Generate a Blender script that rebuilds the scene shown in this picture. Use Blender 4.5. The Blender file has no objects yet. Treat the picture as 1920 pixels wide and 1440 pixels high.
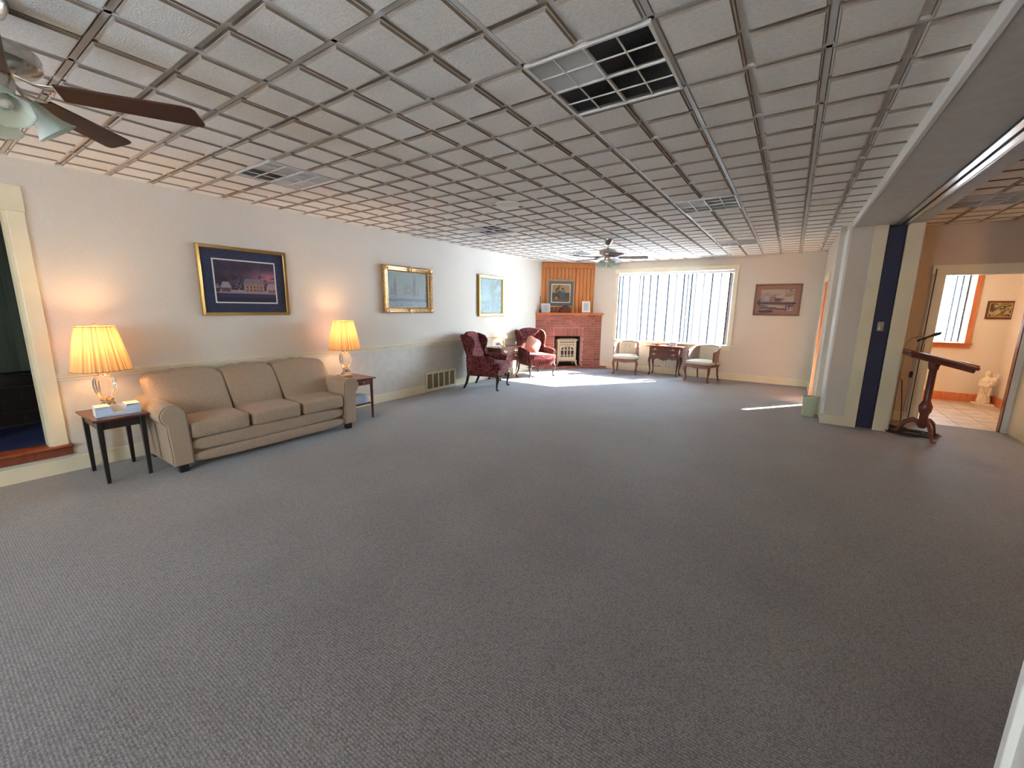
import bpy, bmesh, math, random
import numpy as np
from mathutils import Matrix, Vector
random.seed(7); np.random.seed(7)
C = bpy.context.scene.collection
S = bpy.context.scene
PI = math.pi
H = 2.682            # ceiling height
YB = 10.30           # back wall
PIT = 0.3048         # ceiling cell pitch
GX, GY = 4.758, 2.488  # a crossing of the ceiling grid

# ------------------------------------------------------------------ camera
cam_d = bpy.data.cameras.new('camera'); cam = bpy.data.objects.new('camera', cam_d); C.objects.link(cam)
cam_d.sensor_width = 36; cam_d.sensor_fit = 'HORIZONTAL'; cam_d.lens = 768.52/1920*36
cam_d.clip_start = .02; cam_d.clip_end = 400
cam.matrix_world = (Matrix.Translation((5.364, 0, 1.538)) @ Matrix.Rotation(.590367, 4, 'Z')
                    @ Matrix.Rotation(PI/2-.184471, 4, 'X') @ Matrix.Rotation(.0129517, 4, 'Z'))
S.camera = cam
# ------------------------------------------------------------------ world, sun, exposure
S.view_settings.view_transform = 'Standard'; S.view_settings.look = 'None'
S.view_settings.gamma = 1; S.view_settings.use_curve_mapping = False
S.view_settings.exposure = 2.45
S.cycles.use_denoising = True
S.cycles.max_bounces = 10; S.cycles.diffuse_bounces = 6; S.cycles.glossy_bounces = 4
S.cycles.transparent_max_bounces = 12; S.cycles.transmission_bounces = 8
S.cycles.caustics_reflective = False; S.cycles.caustics_refractive = False
S.cycles.sample_clamp_indirect = 6
W = bpy.data.worlds.new('sky'); S.world = W; W.use_nodes = True
nt = W.node_tree; bg = nt.nodes['Background']
tc = nt.nodes.new('ShaderNodeTexCoord'); sp = nt.nodes.new('ShaderNodeSeparateXYZ'); rp = nt.nodes.new('ShaderNodeValToRGB')
nt.links.new(tc.outputs['Generated'], sp.inputs[0]); nt.links.new(sp.outputs['Z'], rp.inputs[0])
rp.color_ramp.elements[0].position = 0; rp.color_ramp.elements[0].color = (.68, .85, 1, 1)
rp.color_ramp.elements[1].position = .8; rp.color_ramp.elements[1].color = (.42, .66, 1, 1)
nt.links.new(rp.outputs[0], bg.inputs[0]); bg.inputs['Strength'].default_value = 12.5
sd = bpy.data.lights.new('sun', 'SUN'); sd.energy = 24; sd.angle = math.radians(.6); sd.color = (1, .93, .82)
so = bpy.data.objects.new('sun', sd); C.objects.link(so)
so.rotation_euler = Vector((-1.09, -1.39, -1)).to_track_quat('-Z', 'Y').to_euler()
def portal(name, loc, rot, sx, sy):
    d = bpy.data.lights.new(name, 'AREA'); d.shape = 'RECTANGLE'; d.size = sx; d.size_y = sy; d.cycles.is_portal = True
    o = bpy.data.objects.new(name, d); C.objects.link(o); o.location = loc; o.rotation_euler = rot
portal('window_portal', (2.95, 10.56, 1.58), (-PI/2, 0, 0), 2.6, 1.7)
portal('window_portal', (7.62, 10.56, 1.66), (-PI/2, 0, 0), .62, 1.3)
portal('window_portal', (3.0, -3.3, 1.5), (PI/2, 0, 0), .7, 1.6)  # portal for the added rear window

# ------------------------------------------------------------------ materials
def mat(name, col, rough=.6, metal=0, spec=.5, **k):
    m = bpy.data.materials.new(name); m.use_nodes = True
    b = m.node_tree.nodes['Principled BSDF']
    b.inputs['Base Color'].default_value = (*col, 1); b.inputs['Roughness'].default_value = rough
    b.inputs['Metallic'].default_value = metal; b.inputs['Specular IOR Level'].default_value = spec
    for n, v in k.items(): b.inputs[n].default_value = v
    return m
def N(m, t, **k):
    n = m.node_tree.nodes.new(t)
    for a, v in k.items():
        if a in n.inputs: n.inputs[a].default_value = v
        else: setattr(n, a, v)
    return n
def Lk(m, a, b): m.node_tree.links.new(a, b)
def coords(m, kind='Object', scale=(1, 1, 1), rot=(0, 0, 0)):
    t = N(m, 'ShaderNodeTexCoord'); mp = N(m, 'ShaderNodeMapping'); mp.inputs['Scale'].default_value = scale; mp.inputs['Rotation'].default_value = rot
    Lk(m, t.outputs[kind], mp.inputs[0]); return mp.outputs[0]
def noisy(m, scale, c1, c2, kind='Object', sc=(1, 1, 1), bump=0, detail=4, dist=.01, lo=.35, hi=.65, bscale=None):
    b = m.node_tree.nodes['Principled BSDF']
    v = coords(m, kind, sc)
    n = N(m, 'ShaderNodeTexNoise'); n.inputs['Scale'].default_value = scale; n.inputs['Detail'].default_value = detail
    Lk(m, v, n.inputs[0])
    r = N(m, 'ShaderNodeValToRGB'); e = r.color_ramp.elements
    e[0].position = lo; e[0].color = (*c1, 1); e[1].position = hi; e[1].color = (*c2, 1)
    Lk(m, n.outputs[0], r.inputs[0]); Lk(m, r.outputs[0], b.inputs['Base Color'])
    if bump:
        n2 = n
        if bscale:
            n2 = N(m, 'ShaderNodeTexNoise'); n2.inputs['Scale'].default_value = bscale; n2.inputs['Detail'].default_value = 3; Lk(m, v, n2.inputs[0])
        bp = N(m, 'ShaderNodeBump'); bp.inputs['Strength'].default_value = bump; bp.inputs['Distance'].default_value = dist
        Lk(m, n2.outputs[0], bp.inputs['Height']); Lk(m, bp.outputs[0], b.inputs['Normal'])
    return m
M = {}
def grass_cloth(name, c1, c2):
    m = mat(name, c1, .85, spec=.2); return noisy(m, 30, c1, c2, sc=(1, 1, 9), bump=.25, dist=.002, lo=.25, hi=.75, bscale=60)
M['wall'] = grass_cloth('woven_wallcovering', (.64, .575, .485), (.72, .655, .565))
M['wall_low'] = noisy(mat('embossed_wainscot', (.6, .57, .49), .7, spec=.3), 9, (.58, .55, .48), (.63, .60, .53), bump=.35, dist=.004, bscale=40)
M['wall_side'] = grass_cloth('tan_wallcovering', (.52, .42, .32), (.60, .49, .38))
M['wall_vest'] = grass_cloth('cream_vestibule_paint', (.68, .58, .44), (.74, .64, .50))
M['plaster'] = noisy(mat('white_beam_paint', (.62, .62, .58), .7), 14, (.60, .60, .56), (.66, .66, .62), bump=.2, dist=.003)
M['trim'] = noisy(mat('cream_trim_paint', (.72, .67, .48), .4), 3, (.73, .655, .455), (.79, .71, .52))
M['white'] = mat('white_paint', (.8, .8, .76), .4)
# carpet
m = mat('taupe_carpet', (.1, .09, .09), .7, spec=.35, **{'Sheen Weight': .3, 'Sheen Roughness': .5}); b = m.node_tree.nodes['Principled BSDF']
v = coords(m, 'Object'); n1 = N(m, 'ShaderNodeTexNoise'); n1.inputs['Scale'].default_value = 1.3; n1.inputs['Detail'].default_value = 3
n2 = N(m, 'ShaderNodeTexVoronoi'); n2.inputs['Scale'].default_value = 130
n3 = N(m, 'ShaderNodeTexWave'); n3.bands_direction = 'Y'; n3.inputs['Scale'].default_value = 26; n3.inputs['Distortion'].default_value = 1.5; n3.inputs['Detail'].default_value = 2; n3.inputs['Detail Scale'].default_value = 5
for n in (n1, n2, n3): Lk(m, v, n.inputs['Vector'])
r = N(m, 'ShaderNodeValToRGB'); e = r.color_ramp.elements; e[0].position = .3; e[0].color = (.215, .196, .192, 1); e[1].position = .7; e[1].color = (.265, .243, .236, 1)
Lk(m, n1.outputs[0], r.inputs[0])
r2 = N(m, 'ShaderNodeValToRGB'); e = r2.color_ramp.elements; e[0].position = 0; e[0].color = (1.25, 1.25, 1.25, 1); e[1].position = .75; e[1].color = (.55, .55, .55, 1)
Lk(m, n2.outputs['Distance'], r2.inputs[0])
r3 = N(m, 'ShaderNodeValToRGB'); e = r3.color_ramp.elements; e[0].color = (.70, .70, .70, 1); e[1].color = (1.15, 1.15, 1.15, 1)
Lk(m, n3.outputs[0], r3.inputs[0])
mx = N(m, 'ShaderNodeMix', data_type='RGBA', blend_type='MULTIPLY'); mx.inputs[0].default_value = 1; Lk(m, r.outputs[0], mx.inputs[6]); Lk(m, r2.outputs[0], mx.inputs[7])
mx2 = N(m, 'ShaderNodeMix', data_type='RGBA', blend_type='MULTIPLY'); mx2.inputs[0].default_value = 1; Lk(m, mx.outputs[2], mx2.inputs[6]); Lk(m, r3.outputs[0], mx2.inputs[7])
Lk(m, mx2.outputs[2], b.inputs['Base Color'])
bp = N(m, 'ShaderNodeBump'); bp.inputs['Strength'].default_value = .4; bp.inputs['Distance'].default_value = .003; Lk(m, n2.outputs['Distance'], bp.inputs['Height']); bp.invert = True
Lk(m, bp.outputs[0], b.inputs['Normal']); M['carpet'] = m
M['tile'] = noisy(mat('textured_ceiling_tile', (.62, .6, .56), .9, spec=.2), 50, (.82, .79, .72), (.91, .88, .81), kind='Object', bump=.6, dist=.004, lo=.3, hi=.7, bscale=110)
M['tile_edge'] = mat('tile_edge_shade', (.33, .27, .22), .95)  # darker brown puts the shade of the groove sides into the colour
M['bar'] = mat('white_grid_metal', (.72, .71, .67), .45)
M['vinyl'] = noisy(mat('tan_floor_tile', (.55, .42, .30), .45), 5, (.50, .38, .27), (.62, .50, .38))
def wood(name, c1, c2, rough=.35, sc=(2, 2, 22), scale=3, kind='Object'):
    m = mat(name, c1, rough); return noisy(m, scale, c1, c2, kind=kind, sc=sc, detail=6, lo=.3, hi=.7)
M['pine'] = wood('knotty_pine', (.50, .17, .045), (.66, .27, .085), .4, (14, 14, 1.2), 2.2)
M['orange_wood'] = wood('orange_stained_wood', (.52, .15, .05), (.64, .22, .08), .35, (8, 8, 1.5))
M['mahog'] = wood('mahogany', (.085, .022, .014), (.15, .045, .026), .25, (10, 2, 10))
M['cherry'] = wood('cherry_wood', (.14, .04, .026), (.22, .07, .045), .3, (2, 2, 10))
M['rail_wood'] = wood('worn_fruitwood', (.30, .17, .10), (.42, .26, .16), .3)
M['black_wood'] = mat('ebonised_wood', (.018, .012, .010), .3)
M['fan_blade'] = wood('walnut_blade', (.045, .012, .008), (.075, .022, .013), .45, (1, 8, 8))
M['brick'] = None
def brickmat(name, a, bb):
    m = noisy(mat(name, a, .85, spec=.2), 18, a, bb, bump=.4, dist=.003)
    oi = N(m, 'ShaderNodeObjectInfo'); hv = N(m, 'ShaderNodeHueSaturation'); mr = N(m, 'ShaderNodeMapRange')
    mr.inputs['To Min'].default_value = .75; mr.inputs['To Max'].default_value = 1.2
    b = m.node_tree.nodes['Principled BSDF']; src = b.inputs['Base Color'].links[0].from_socket
    Lk(m, oi.outputs['Random'], mr.inputs[0]); Lk(m, mr.outputs[0], hv.inputs['Value']); Lk(m, src, hv.inputs['Color']); Lk(m, hv.outputs[0], b.inputs['Base Color'])
    return m
M['brick'] = brickmat('red_brick', (.34, .115, .085), (.43, .16, .12))
M['mortar'] = mat('pink_mortar', (.68, .45, .38), .9)
M['soot'] = mat('grey_brown_firebox', (.10, .075, .055), .9)
M['stove'] = mat('cream_enamel', (.66, .58, .42), .25)
M['black'] = mat('black_recess', (.012, .011, .012), .6)
M['dark_glass'] = mat('dark_stove_glass', (.05, .045, .04), .1)
M['chrome'] = mat('brushed_nickel', (.55, .52, .48), .22, 1)
M['chrome2'] = mat('polished_chrome', (.70, .69, .67), .28, 1)
M['brass'] = mat('antique_brass', (.62, .42, .16), .3, 1)
M['gold'] = mat('gilt_frame', (.58, .38, .12), .32, .85)
M['gold2'] = noisy(mat('carved_gilt_frame', (.5, .3, .12), .38, .7), 40, (.34, .18, .07), (.68, .45, .2), bump=.5, dist=.004)
M['walnutframe'] = mat('plain_wood_frame', (.24, .13, .075), .4)
M['oak'] = mat('light_oak', (.50, .28, .13), .4)
M['navy'] = noisy(mat('navy_mat_board', (.022, .026, .062), .8), 60, (.018, .022, .05), (.032, .036, .08))
M['navy_part'] = noisy(mat('navy_partition_vinyl', (.012, .012, .05), .5), 200, (.008, .009, .035), (.02, .02, .07))
M['grey_mat'] = mat('grey_mat_board', (.12, .12, .13), .8)
M['white_mat'] = mat('white_mat_board', (.75, .74, .7), .8)
M['tan_mat'] = mat('tan_mat_board', (.40, .26, .19), .8)
def fabric(name, c1, c2, scale=160, bump=.5):
    return noisy(mat(name, c1, .95, spec=.15, **{'Sheen Weight': .15}), scale, c1, c2, bump=bump, dist=.002, detail=2)
M['sofa'] = fabric('tan_sofa_weave', (.30, .215, .145), (.44, .33, .235))
def damask(name):
    m = mat(name, (.2, .04, .05), .85, spec=.1, **{'Sheen Weight': .06}); b = m.node_tree.nodes['Principled BSDF']
    v = coords(m, 'Object', (1, 1, 1)); n = N(m, 'ShaderNodeTexNoise'); n.inputs['Scale'].default_value = 16; n.inputs['Detail'].default_value = 3; n.inputs['Distortion'].default_value = 2.2
    Lk(m, v, n.inputs[0]); r = N(m, 'ShaderNodeValToRGB'); e = r.color_ramp.elements
    e[0].position = .42; e[0].color = (.055, .009, .013, 1); e[1].position = .56; e[1].color = (.21, .052, .056, 1)
    x = r.color_ramp.elements.new(.66); x.color = (.20, .09, .05, 1)
    Lk(m, n.outputs[0], r.inputs[0]); Lk(m, r.outputs[0], b.inputs['Base Color'])
    bp = N(m, 'ShaderNodeBump'); bp.inputs['Strength'].default_value = .4; bp.inputs['Distance'].default_value = .003; Lk(m, n.outputs[0], bp.inputs['Height']); Lk(m, bp.outputs[0], b.inputs['Normal'])
    return m
M['damask'] = damask('burgundy_damask')
M['pillow'] = fabric('peach_velvet', (.52, .24, .17), (.62, .31, .22))
M['cream_fab'] = fabric('cream_damask', (.52, .46, .34), (.60, .53, .41))
M['mauve'] = fabric('mauve_fabric', (.26, .17, .14), (.33, .22, .18))
def glassy(name, col, tr=.9, rough=.05):
    m = mat(name, col, rough); m.node_tree.nodes['Principled BSDF'].inputs['Transmission Weight'].default_value = tr; return m
M['crystal'] = glassy('cut_crystal', (.95, .93, .9), .95, .03)
M['frost'] = glassy('alabaster_glass', (.80, .84, .76), .35, .5)
m = bpy.data.materials.new('window_glass'); m.use_nodes = True; t = m.node_tree; t.nodes.remove(t.nodes['Principled BSDF'])
a = N(m, 'ShaderNodeBsdfTransparent'); g = N(m, 'ShaderNodeBsdfGlossy'); g.inputs['Roughness'].default_value = .02; mi = N(m, 'ShaderNodeMixShader'); mi.inputs[0].default_value = .05
Lk(m, a.outputs[0], mi.inputs[1]); Lk(m, g.outputs[0], mi.inputs[2]); Lk(m, mi.outputs[0], t.nodes['Material Output'].inputs[0]); M['glass'] = m
def translucent(name, col, tr=.5, rough=.8, emit=None, es=0):
    m = bpy.data.materials.new(name); m.use_nodes = True; t = m.node_tree; t.nodes.remove(t.nodes['Principled BSDF'])
    d = N(m, 'ShaderNodeBsdfDiffuse'); d.inputs[0].default_value = (*col, 1); l = N(m, 'ShaderNodeBsdfTranslucent'); l.inputs[0].default_value = (*col, 1)
    mi = N(m, 'ShaderNodeMixShader'); mi.inputs[0].default_value = tr
    Lk(m, d.outputs[0], mi.inputs[1]); Lk(m, l.outputs[0], mi.inputs[2]); out = mi.outputs[0]
    if es:
        e = N(m, 'ShaderNodeEmission'); e.inputs[0].default_value = (*emit, 1); e.inputs[1].default_value = es; ad = N(m, 'ShaderNodeAddShader')
        Lk(m, out, ad.inputs[0]); Lk(m, e.outputs[0], ad.inputs[1]); out = ad.outputs[0]
    Lk(m, out, t.nodes['Material Output'].inputs[0]); return m
M['strip'] = mat('vane_shadow_grey', (.045, .045, .05), .7, spec=.2)  # near-black colour stands in for shadow lines between the vanes
M['frost'] = translucent('alabaster_glass', (.80, .84, .76), .5)
M['vane'] = translucent('white_blind_vane', (.55, .57, .56), .03)
M['shade'] = translucent('pleated_cream_silk', (.72, .46, .21), .22)
m = M['shade']; tc_ = N(m, 'ShaderNodeTexCoord'); gr_ = N(m, 'ShaderNodeTexGradient'); gr_.gradient_type = 'RADIAL'; Lk(m, tc_.outputs['Object'], gr_.inputs[0])
mu1 = N(m, 'ShaderNodeMath'); mu1.operation = 'MULTIPLY'; mu1.inputs[1].default_value = 60; Lk(m, gr_.outputs['Fac'], mu1.inputs[0])
nz = N(m, 'ShaderNodeTexNoise'); nz.noise_dimensions = '1D'; nz.inputs['Scale'].default_value = 1; nz.inputs['Detail'].default_value = 3; Lk(m, mu1.outputs[0], nz.inputs['W'])
rr = N(m, 'ShaderNodeValToRGB'); rr.color_ramp.elements[0].position = .38; rr.color_ramp.elements[0].color = (.44, .25, .10, 1); rr.color_ramp.elements[1].position = .6; rr.color_ramp.elements[1].color = (.78, .53, .27, 1)
Lk(m, nz.outputs[0], rr.inputs[0])
for n_ in m.node_tree.nodes:
    if n_.type in ('BSDF_DIFFUSE', 'BSDF_TRANSLUCENT'): Lk(m, rr.outputs[0], n_.inputs[0])
M['small_shade'] = translucent('amber_glass_shade', (.95, .75, .4), .6, emit=(1, .7, .3), es=.05)
M['paper'] = mat('white_paper', (.8, .8, .8), .7)
M['blue_card'] = mat('pale_blue_card', (.55, .68, .85), .5)
M['brown_card'] = mat('brown_printed_card', (.24, .17, .13), .6)
M['bin'] = mat('pale_green_plastic', (.50, .56, .40), .35)
M['ivory'] = noisy(mat('ivory_plaster', (.74, .62, .42), .5), 12, (.68, .56, .37), (.80, .68, .48))
M['vent_back'] = mat('duct_black', (.02, .02, .025), .8)
M['vent_slat'] = mat('vent_slat_white', (.82, .81, .78), .4)
M['vent_slat_dark'] = mat('vent_slat_shadowed_grey', (.30, .28, .26), .5)
M['lattice'] = mat('brass_lattice', (.42, .36, .24), .4, .5)
M['grille_back'] = mat('grille_recess', (.20, .155, .10), .8)
M['drape'] = noisy(mat('dark_green_drape', (.05, .075, .062), .9), 3, (.09, .13, .11), (.15, .20, .17), sc=(1, 6, .3))
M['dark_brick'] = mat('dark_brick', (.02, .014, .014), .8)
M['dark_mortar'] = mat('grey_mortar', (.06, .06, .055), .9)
M['blue_carpet'] = mat('blue_carpet', (.01, .02, .10), .95)
M['red_sill'] = wood('red_stained_sill', (.20, .045, .018), (.29, .075, .03), .35, (2, 8, 2))
M['silver'] = mat('silver_plate', (.6, .62, .64), .25, 1)
M['copper'] = mat('copper_orange', (.62, .2, .08), .4, .2)
M['rubber'] = mat('black_rubber', (.015, .015, .016), .6)
M['outside'] = noisy(mat('pale_concrete', (.5, .5, .5), .9), 1, (.74, .75, .77), (.82, .82, .82))
M['cord'] = mat('cream_cord', (.6, .55, .42), .6)
m = mat('painted_print', (.5, .5, .5), .5); at = N(m, 'ShaderNodeVertexColor'); at.layer_name = 'art'; Lk(m, at.outputs[0], m.node_tree.nodes['Principled BSDF'].inputs['Base Color']); M['art'] = m

# ------------------------------------------------------------------ mesh helpers
class G:
    def __init__(s): s.v = []; s.f = []; s.M = Matrix.Identity(4)
    def add(s, vs, fs):
        o = len(s.v); s.v += [tuple(s.M @ Vector(p)) for p in vs]; s.f += [tuple(i+o for i in f) for f in fs]; return s
    def box(s, x0, x1, y0, y1, z0, z1):
        return s.add([(x0,y0,z0),(x1,y0,z0),(x1,y1,z0),(x0,y1,z0),(x0,y0,z1),(x1,y0,z1),(x1,y1,z1),(x0,y1,z1)],
                     [(0,3,2,1),(4,5,6,7),(0,1,5,4),(1,2,6,5),(2,3,7,6),(3,0,4,7)])
    def cb(s, c, d): return s.box(c[0]-d[0]/2, c[0]+d[0]/2, c[1]-d[1]/2, c[1]+d[1]/2, c[2]-d[2]/2, c[2]+d[2]/2)
    def prism(s, poly, a, b, ax=2):
        def q(p, t): return (p[0], p[1], t) if ax == 2 else ((p[0], t, p[1]) if ax == 1 else (t, p[0], p[1]))
        n = len(poly); vs = [q(p, a) for p in poly]+[q(p, b) for p in poly]
        return s.add(vs, [tuple(range(n-1, -1, -1)), tuple(range(n, 2*n))]+[(i, (i+1) % n, n+(i+1) % n, n+i) for i in range(n)])
    def lathe(s, prof, c=(0, 0, 0), seg=24, wob=None, cap=True):
        vs = []; fs = []
        for r, z in prof:
            for k in range(seg):
                t = 2*PI*k/seg; rr = r*(1 if wob is None else wob(k, seg)); vs.append((c[0]+rr*math.cos(t), c[1]+rr*math.sin(t), c[2]+z))
        for i in range(len(prof)-1):
            for k in range(seg):
                j = (k+1) % seg; fs.append((i*seg+k, i*seg+j, (i+1)*seg+j, (i+1)*seg+k))
        if cap: fs.append(tuple(range(seg-1, -1, -1))); fs.append(tuple((len(prof)-1)*seg+k for k in range(seg)))
        return s.add(vs, fs)
    def tube(s, pts, rad, seg=8, flat=1.0):
        pts = [Vector(p) for p in pts]; n = len(pts)
        if not isinstance(rad, (list, tuple)): rad = [rad]*n
        vs = []; up = None
        for i in range(n):
            d = (pts[min(i+1, n-1)]-pts[max(i-1, 0)]).normalized()
            if up is None: up = Vector((0, 0, 1)) if abs(d.z) < .9 else Vector((1, 0, 0))
            a = d.cross(up).normalized(); up = a.cross(d).normalized()
            for k in range(seg):
                t = 2*PI*(k+.5)/seg; vs.append(tuple(pts[i]+(a*math.cos(t)+up*math.sin(t)*flat)*rad[i]))
        fs = [(i*seg+k, i*seg+(k+1) % seg, (i+1)*seg+(k+1) % seg, (i+1)*seg+k) for i in range(n-1) for k in range(seg)]
        fs += [tuple(range(seg-1, -1, -1)), tuple((n-1)*seg+k for k in range(seg))]
        return s.add(vs, fs)
    def rbox(s, c, h, e=5, n=8, puff=(0, 0, 0), fn=None):
        """rounded cushion: superellipsoid of half sizes h"""
        idx = {}; vs = []; fs = []
        def V(p):
            k = tuple(round(q, 5) for q in p)
            if k not in idx:
                m = max(abs(q) for q in p); l = sum(abs(q)**e for q in p)**(1/e); w = [q*m/l for q in p]
                x, y, z = w[0]*h[0], w[1]*h[1], w[2]*h[2]
                x += puff[0]*w[0]*(1-w[1]**2)*(1-w[2]**2); y += puff[1]*w[1]*(1-w[0]**2)*(1-w[2]**2); z += puff[2]*w[2]*(1-w[0]**2)*(1-w[1]**2)
                if fn: x, y, z = fn(x, y, z, w)
                idx[k] = len(vs); vs.append((c[0]+x, c[1]+y, c[2]+z))
            return idx[k]
        g = [math.sin(PI/2*(-1+2*i/n)*.9)/math.sin(PI/2*.9) for i in range(n+1)]
        for ax in range(3):
            for sg in (-1, 1):
                for i in range(n):
                    for j in range(n):
                        q = []
                        for a, b in ((i, j), (i+1, j), (i+1, j+1), (i, j+1)):
                            p = [0, 0, 0]; p[ax] = sg; p[(ax+1) % 3] = g[a]; p[(ax+2) % 3] = g[b]; q.append(V(p))
                        fs.append(tuple(q if sg > 0 else q[::-1]))
        return s.add(vs, fs)
    def mesh(s, name, m=None, sharp=35, val=True):
        me = bpy.data.meshes.new(name); me.from_pydata(s.v, [], s.f)
        if val: me.validate()
        me.polygons.foreach_set('use_smooth', [True]*len(me.polygons)); me.set_sharp_from_angle(angle=math.radians(sharp))
        if m: me.materials.append(M[m] if isinstance(m, str) else m)
        me.update(); return me
    def build(s, name, m, parent=None, bevel=0, sharp=35):
        return link(name, s.mesh(name, m, sharp), parent, bevel)
def link(name, me, parent=None, bevel=0):
    o = bpy.data.objects.new(name, me); C.objects.link(o)
    if parent: o.parent = parent
    if bevel:
        b = o.modifiers.new('bevel', 'BEVEL'); b.width = bevel; b.segments = 2; b.limit_method = 'ANGLE'; b.angle_limit = math.radians(40); b.harden_normals = False
    return o
def tag(o, label, cat, group=None):
    o['label'] = label; o['category'] = cat
    if group: o['group'] = group
    return o
def thing(name, label, cat, loc=(0, 0, 0), rz=0, group=None):
    o = bpy.data.objects.new(name, None); C.objects.link(o); o.location = loc; o.rotation_euler = (0, 0, rz); o.empty_display_size = .1
    return tag(o, label, cat, group)
def struct(name, g, m, parent=None, bevel=0, label=None):
    o = g.build(name, m, parent, bevel); o['kind'] = 'structure'
    if label: o['label'] = label
    return o
def sempty(name, loc=(0, 0, 0), rz=0, label=None):
    o = bpy.data.objects.new(name, None); C.objects.link(o); o.location = loc; o.rotation_euler = (0, 0, rz); o['kind'] = 'structure'
    if label: o['label'] = label
    return o
def kids(o): return [c for c in bpy.data.objects if c.parent == o]
def dup(o, loc=None, rz=None, label=None, group=None, parent=None):
    c = o.copy(); C.objects.link(c)
    if parent: c.parent = parent
    if loc is not None: c.location = loc
    if rz is not None: c.rotation_euler = (0, 0, rz)
    if label: c['label'] = label
    if group: c['group'] = group
    for k in kids(o): dup(k, parent=c)
    return c
#==SHELL==
# ------------------------------------------------------------------ floors
struct('floor', G().box(-.12, 9.6, -3.3, 7.94, -.1, 0).box(-.12, 5.92, 7.94, YB+.1, -.1, 0), 'carpet')
fv = sempty('floor_2'); 
G().box(5.92, 8.5, 7.94, 10.5, -.1, -.012).build('grout', 'mortar', fv)
for i in range(9):
    for j in range(9):
        x0 = 5.95+i*.305; y0 = 7.955+j*.305
        if x0 > 8.4 or y0 > 10.36: continue
        G().box(x0, min(x0+.3, 8.39), y0, min(y0+.3, 10.36), -.03, random.uniform(-.001, .001)).build('floor_tile', 'vinyl', fv)
struct('ground', G().box(-40, 50, 10.7, 80, -.4, -.3).box(-40, 50, -60, -3.6, -.4, -.3), 'outside')

# ------------------------------------------------------------------ walls
w = G()
w.box(-.15, 0, -3.3, -.35, 0, H+.1).box(-.15, 0, -.35, .62, 0, .16).box(-.15, 0, -.35, .62, 2.26, H+.1).box(-.15, 0, .62, YB+.15, 0, H+.1)
struct('wall_left', w, 'wall')
struct('trim_1', G().box(0, .004, .72, 5.18, .1, .86).box(0, .004, 5.98, 9.02, .1, .86).box(0, .004, 5.18, 5.98, .36, .86), 'wall_low')
w = G().box(-.15, 1.66, YB, YB+.15, 0, H+.1).box(4.235, 5.92, YB, YB+.15, 0, H+.1).box(1.66, 4.235, YB, YB+.15, 0, .755).box(1.66, 4.235, YB, YB+.15, 2.42, H+.1)
struct('wall_back', w, 'wall')
w = G().box(5.80, 5.92, 7.6, 8.35, 0, H+.1).box(5.80, 5.92, 9.25, YB, 0, H+.1).box(5.80, 5.92, 8.35, 9.25, 2.04, H+.1)
struct('wall_right', w, 'wall')
struct('wall_pillar', G().box(5.87, 6.24, 7.05, 7.94, 0, H+.1).box(6.24, 6.42, 7.62, 7.94, 0, H+.1).box(6.42, 6.565, 7.05, 7.94, 0, H+.1), 'wall')
struct('trim_2', G().box(6.11, 6.243, 7.036, 7.06, 0, 2.605).box(6.417, 6.565, 7.036, 7.06, 0, 2.605).box(6.565, 6.575, 7.036, 7.16, 0, 2.605), 'trim', bevel=.003)
struct('trim_3', G().box(5.858, 5.872, 7.04, 7.60, 0, 2.605).box(5.858, 5.885, 7.036, 7.051, 0, 2.605), 'white', bevel=.003)
struct('wall_jamb', G().box(5.90, 6.57, -3.3, 1.30, 0, H+.1), 'plaster')
struct('trim_4', G().box(5.885, 5.925, 1.285, 1.312, 0, 2.605), 'white', bevel=.004)
struct('wall_rear', G().box(-.15, 2.75, -3.45, -3.3, 0, H+.1).box(3.35, 6.6, -3.45, -3.3, 0, H+.1).box(2.75, 3.35, -3.45, -3.3, 0, .7).box(2.75, 3.35, -3.45, -3.3, 2.3, H+.1), 'wall')
# side room
w = G().box(6.565, 7.0, 7.9, 7.98, 0, H+.1).box(7.83, 9.6, 7.9, 7.98, 0, H+.1).box(7.0, 7.83, 7.9, 7.98, 2.05, H+.1)
w.box(9.5, 9.6, 1.2, 7.98, 0, H+.1).box(6.57, 9.6, 1.2, 1.3, 0, H+.1)
struct('wall_side', w, 'wall_side')
struct('wall_corner', G().box(7.88, 8.3, 7.30, 7.9, 0, H+.1), 'wall_side')
struct('trim_5', G().box(7.862, 7.88, 7.33, 7.9, 0, H).box(7.855, 7.885, 7.30, 7.33, 0, H), 'trim', bevel=.003)
# vestibule
w = G().box(5.92, 7.25, 10.36, 10.5, 0, H+.1).box(7.91, 8.5, 10.36, 10.5, 0, H+.1).box(7.25, 7.91, 10.36, 10.5, 0, 1.03).box(7.25, 7.91, 10.36, 10.5, 2.3, H+.1)
w.box(8.39, 8.5, 7.98, 10.5, 0, H+.1)
struct('wall_vestibule', w, 'wall_vest')
struct('ceiling_vestibule', G().box(5.92, 8.5, 7.98, 10.5, 2.60, H+.1), 'white')
struct('baseboard_vestibule', G().box(5.92, 8.372, 10.342, 10.36, 0, .15).box(8.372, 8.39, 7.98, 10.36, 0, .15), 'orange_wood', bevel=.003)
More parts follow.
